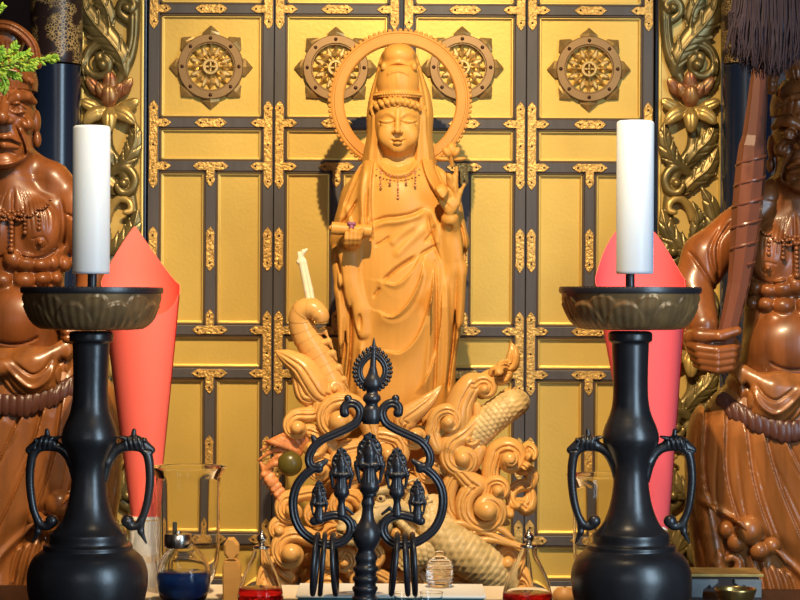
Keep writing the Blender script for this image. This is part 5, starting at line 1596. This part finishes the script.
# ------------------------------------------------------------------ the ring staff head
def ring_staff():
    Y = 2.96; k_ = S(Y); yb = 300 + .4226 / S(Y)
    axis = lambda y: 366 + (560 - y) * .036
    o = empty('ring_staff', (P(axis(yb), 300, Y).x, Y, ZT), 'dark iron ring staff head with looped frame and small figures inside', 'ritual staff')
    def sheared(name, pairs, m, n=36, sub=2, angle=45):
        mb = MB(); pp = bez(pairs, sub) if sub > 1 else pairs
        mb.lathe([(max(abs(r), .01) * k_, ZC + (300 - py) * k_) for r, py in pp], (0, Y, 0), n)
        out = []
        for v in mb.v:
            py = 300 - (v[2] - ZC) / k_; q = P(axis(py), py, Y); out.append((v[0] + q.x, v[1], q.z))
        mb.v = out; return mb.build(name, m, o, angle=angle)
    st = [(.1, yb), (26, yb), (27, yb - 2), (24, yb - 5), (15, 612), (11.5, 606)]
    for y in (600, 590, 580, 570): st += [(11.2, y + 2), (12.6, y), (12.6, y - 3), (10.8, y - 4.5)]
    st += [(10, 563), (11.5, 558), (10, 554), (8.5, 550), (11, 546), (13.8, 539), (13, 530), (9, 523), (6.5, 517), (5.6, 508), (7, 503), (5.5, 498), (7, 493), (9, 490), (.1, 489)]
    sheared('stem', st, 'iron_black')
    M = lambda pts: [(2 * axis(y) - x, y) for x, y in pts]
    def dpt(pts, d=0): return [L(x, y, d) for x, y in pts]
    upper = [(344, 413), (344.5, 407), (349, 403.5), (355, 404), (359.5, 408.5), (360, 415), (356, 422.5), (348, 428), (335, 434), (321, 440.5), (312.5, 449), (309, 458), (311, 465.5), (319, 469)]
    lower = [(319, 466), (311, 470), (302, 478), (295.5, 489), (293, 503), (295, 518), (301, 530), (310, 538), (320, 543), (332, 544.5), (343, 541), (350, 533), (350.5, 524), (345, 517.5), (335, 515), (323, 517.5), (314, 521)]
    tie = [(350, 530), (357, 533), (363, 537)]
    g = Sculpt((-118, -9, -258), (52, 9, -92), .6, Y)
    for fn in (lambda p: p, M):
        for pts, r in ((upper, 4.3), (lower, 4.5), (tie, 4)):
            c = bez(dpt(fn(pts)), 6); g.chain(c, r, .6)
        g.ball(L(*fn([(345, 413)])[0]), 4.6, 1); g.chain(dpt(fn([(350, 404), (348, 398.5)])), [3, 4], 1); g.chain(dpt(fn([(315, 443), (313, 437)])), [3, 2.4], 1)
        g.chain(dpt(fn([(320, 465), (326, 461)])), [4, 2.5], 1); g.chain(dpt(fn([(346, 517), (354, 522), (358, 531)])), [2, 2, 2.4], 1)
        g.chain(dpt(fn([(338, 516), (346, 508), (353, 514)])), [1.6, 1.8, 1.4], .8)
        for pts in (upper, lower):
            g.relief(fn(pts), 1.1, -1.5, ymax=0)
    g.build('frame', 'iron_black', o)
    # finial: stupa in a beaded nimbus with a spear point
    ax = axis(380)
    f = Sculpt((-52, -14, -126), (8, 14, -36), .55, Y)
    f.loft([(-124, axis(424) - 400, 0, 8, 8), (-118, axis(418) - 400, 0, 9.5, 9.5), (-110, axis(410) - 400, 0, 8.6, 8.6), (-104, axis(404) - 400, 0, 6, 6), (-100, axis(400) - 400, 0, 9, 9), (-96, axis(396) - 400, 0, 8.5, 8.5), (-92, axis(392) - 400, 0, 5.5, 5.5), (-86, axis(386) - 400, 0, 9, 8), (-80, axis(380) - 400, 0, 8.4, 7.5), (-74, axis(374) - 400, 0, 5.4, 5), (-68, axis(368) - 400, 0, 3.6, 3.6)], .6)
    f.chain([L(axis(372), 372), L(axis(345), 348), L(axis(338), 338)], [3.4, 2.6, .6], 1)
    f.build('finial', 'iron_black', o)
    nb = MB()
    for rad, bead, cnt in ((12.6, 2.0, 0), (15.4, 2.2, 0), (17.6, 2.6, 26), (20.0, 2.9, 26)):
        pts = []
        for a in np.linspace(-2.2 * PI / 4 * 1.0 - .25, 1.5 * PI + .0 + .25 - .4, 60):
            pass
        for a in np.linspace(-1.15, PI + 1.15, cnt or 44):
            x = rad * math.cos(a) * .92; y = rad * math.sin(a); 
            if y > 0: y *= 1 + .18 * abs(math.sin(a)) ** 6
            q = P(ax + x - y * -.036, 371 - y, Y); pts.append(q)
        if cnt == 0: nb.tube(pts, bead * k_, 10)
        else:
            for q in pts[::1]: nb.sphere(q, bead * k_ * .78, 5)
    nb.build('nimbus', 'iron_black', o)
    # figures inside the frame
    def figure(cx, top, bot, foot, w):
        g = Sculpt((cx - 400 - w - 4, -11, 300 - foot - 3), (cx - 400 + w + 4, 11, 300 - top + 3), .55, Y)
        h = bot - top
        g.chain([L(cx, top + 1, 2), L(cx, top + h * .16, 3), L(cx, top + h * .34, 3), L(cx, top + h * .55, 3)], [.5, w * .46, w * .86, w * .92], 1, sy=.32)
        for e in (-1, 1):
            for q_ in range(6): g.ball(L(cx + e * w * (.30 + .135 * q_), top + h * (.10 + .095 * q_), 1), w * .13, .4)      # leaf shaped nimbus
        g.chain([L(cx, top + h * .30, -2), L(cx, top + h * .36, -2)], [w * .30, w * .34], .6)
        g.ball(L(cx, top + h * .21, -2), w * .22, .8)
        g.chain([L(cx, top + h * .42, -1), L(cx, top + h * .66, -1), L(cx, bot - 3, -1)], [w * .48, w * .42, w * .55], 1.5)
        for e in (-1, 1):
            g.chain([L(cx + e * w * .46, top + h * .45, -2), L(cx + e * w * .62, top + h * .60, -4), L(cx + e * w * .12, top + h * .62, -6)], [w * .2, w * .18, w * .15], .8)
            g.chain([L(cx + e * w * .6, top + h * .42, 1), L(cx + e * w * .9, top + h * .62, 0), L(cx + e * w * .72, bot - 4, 0)], [w * .14, w * .2, w * .1], .6)
        g.chain([L(cx, bot - 4), L(cx, bot)], [w * .62, w * .7], .8)
        g.chain([L(cx, bot), L(cx, (bot + foot) / 2), L(cx, foot)], [w * .5, w * .28, w * .5], .8)
        for i in range(5): g.relief([(cx - w * .4 + i * w * .2, top + h * .64), (cx - w * .5 + i * w * .25, bot - 3)], .7, -.7, ymax=-1)
        return g.build('figure', 'iron_black', o)
    figure(axis(460), 431, 486, 494, 14.5)
    figure(341.5, 446, 492, 514, 11.5); figure(2 * axis(470) - 341.5, 446, 492, 514, 11.5)
    figure(319, 479, 519, 521, 8.5); figure(2 * axis(500) - 319, 478, 518, 520, 8.5)
    # loose rings hung through the two lower scrolls
    for x0, x1, yaw in ((317.5, 313, 4), (325, 320, -3), (333, 336, 4), (397.5, 391, -4), (405, 408, 3), (412.5, 415, -4)):
        c = P((x0 + x1) / 2, 564, Y); d = (P(x0, 534, Y) - P(x1, 594, Y)).normalized()
        nrm = Vector((0, 1, 0)).cross(d); fwd = Vector((0, 1, 0)); a_ = math.radians(yaw * .45); fwd = (fwd * math.cos(a_) + nrm * math.sin(a_)).normalized()
        pts = [c + (d * math.cos(t) + fwd * math.sin(t)) * (30.0 * k_) for t in np.linspace(0, 2 * PI, 49)[:-1]]
        pts = pts + [pts[0]]
        mb = MB(); mb.tube(pts, 2.6 * k_, 12, caps=False); mb.build('ring', 'iron_black', o)
ring_staff()

# ------------------------------------------------------------------ cloth on the table
cl = MB().box(-.50, .30, 3.215, 3.362, ZT + .0002, ZT + .0016).build('table_runner', 'cream_cloth', None, (-.1, 3.27, ZT), False)
tag(cl, 'cream cloth runner lying along the back of the dark altar table', 'cloth')

# ------------------------------------------------------------------ evergreen sprig and hanging tassel
def sprig():
    Y = 2.85; k_ = S(Y)
    o = empty('evergreen_branch', (P(-60, 300, Y).x, Y, ZT), 'bright green evergreen sprig above the left guardian, out at the edge', 'branch')
    stem = MB(); lf = MB(); rr = random.Random(11)
    def path(pts, r0, r1, leafy=True, dens=2.3):
        c = bez([P(x, y, Y) + Vector((0, d * k_, 0)) for x, y, d in pts], 6); c = [Vector(q) for q in c]
        stem.tube(c, list(np.linspace(r0 * k_, r1 * k_, len(c))), 7)
        if not leafy: return
        for i in range(len(c) - 1):
            a, b = c[i], c[i + 1]; d = (b - a).normalized(); n_ = max(1, int((b - a).length / k_ / dens))
            for q in range(n_):
                p = a.lerp(b, (q + rr.random()) / n_)
                for e in (-1, 1):
                    ang = e * rr.uniform(.35, .95); up = Vector((d.x * math.cos(ang) - d.z * math.sin(ang), rr.uniform(-.5, .5), d.x * math.sin(ang) + d.z * math.cos(ang))).normalized()
                    ln = rr.uniform(3.8, 8.0) * k_
                    lf.tube([p, p + up * ln * .35, p + up * ln * .75, p + up * ln], [.7 * k_, 1.7 * k_, 1.5 * k_, .2 * k_], 6)
    path([(-62, 640, 0), (-60, 400, 0), (-52, 200, 0), (-34, 90, 0)], 4, 2.4, False)
    path([(-34, 90, 0), (-14, 74, 0), (6, 67, -4), (28, 63, -6), (46, 60, -4), (57, 59, -4)], 2.2, .5)
    path([(-14, 74, 0), (-2, 62, 6), (8, 52, 8), (15, 45, 8)], 1.4, .5)
    path([(-8, 72, 0), (2, 76, -8), (8, 84, -10), (6, 90, -10)], 1.4, .5)
    path([(6, 67, -4), (16, 58, 2), (28, 52, 4)], 1.2, .5); path([(16, 65, -4), (26, 69, -8), (35, 68, -8)], 1.2, .5)
    path([(-24, 80, 0), (-10, 70, -8), (-2, 60, -10), (3, 48, -10)], 1.2, .5); path([(-20, 78, 0), (-8, 82, 4), (2, 88, 4)], 1.2, .5)
    path([(-10, 68, 4), (0, 70, 8), (10, 74, 8), (17, 76, 8)], 1.2, .5)
    path([(-40, 120, 0), (-30, 60, 0), (-16, 22, 0), (-2, 12, 0), (3, 6, 0)], 2, .5)
    stem.build('stem', 'stem_brown', o)
    lf.build('foliage', 'leaf_green', o)
sprig()

def tassel():
    Y = 3.35; k_ = S(Y); rr = random.Random(4)
    c0 = P(764, 70, Y)
    o = empty('hanging_tassel', c0, 'dark horsehair tassel hanging above the club of the right guardian', 'tassel')
    core = Sculpt((320, -34, 236), (412, 34, 420), 1.2, Y)
    core.chain([L(769, -110), L(769, -60), L(769, 0), L(768, 34), L(767, 52)], [14, 26, 31, 29, 18], 4, sy=.8)
    core.build('binding', 'hair_dark', o)
    st = MB()
    for i in range(620):
        a = rr.uniform(0, 2 * PI); q = math.sqrt(rr.random()) if i % 3 else 1
        ux, uy = math.cos(a) * q, math.sin(a) * q
        top = (769 + 26 * ux, -90 + rr.uniform(-10, 10), 24 * uy); mid = (769 + 34 * ux + rr.uniform(-3, 3), 5, 30 * uy)
        endy = 75 - 24 * abs(ux) ** 2.4 + rr.uniform(-14, 3)
        end = (768 + 36 * ux * rr.uniform(.8, 1.2) + rr.uniform(-3, 3), endy, 28 * uy)
        m2 = (768 + 37 * ux + rr.uniform(-3, 3), endy - 26, 31 * uy)
        pts = []
        for x, y, d in bez([top, mid, m2, end], 3):
            p = P(x, y, Y); p.y += d * k_; pts.append(p)
        st.tube(pts, list(np.linspace(1.1 * k_, .35 * k_, len(pts))), 4, caps=False)
    st.build('hair', 'hair_dark', o)
tassel()
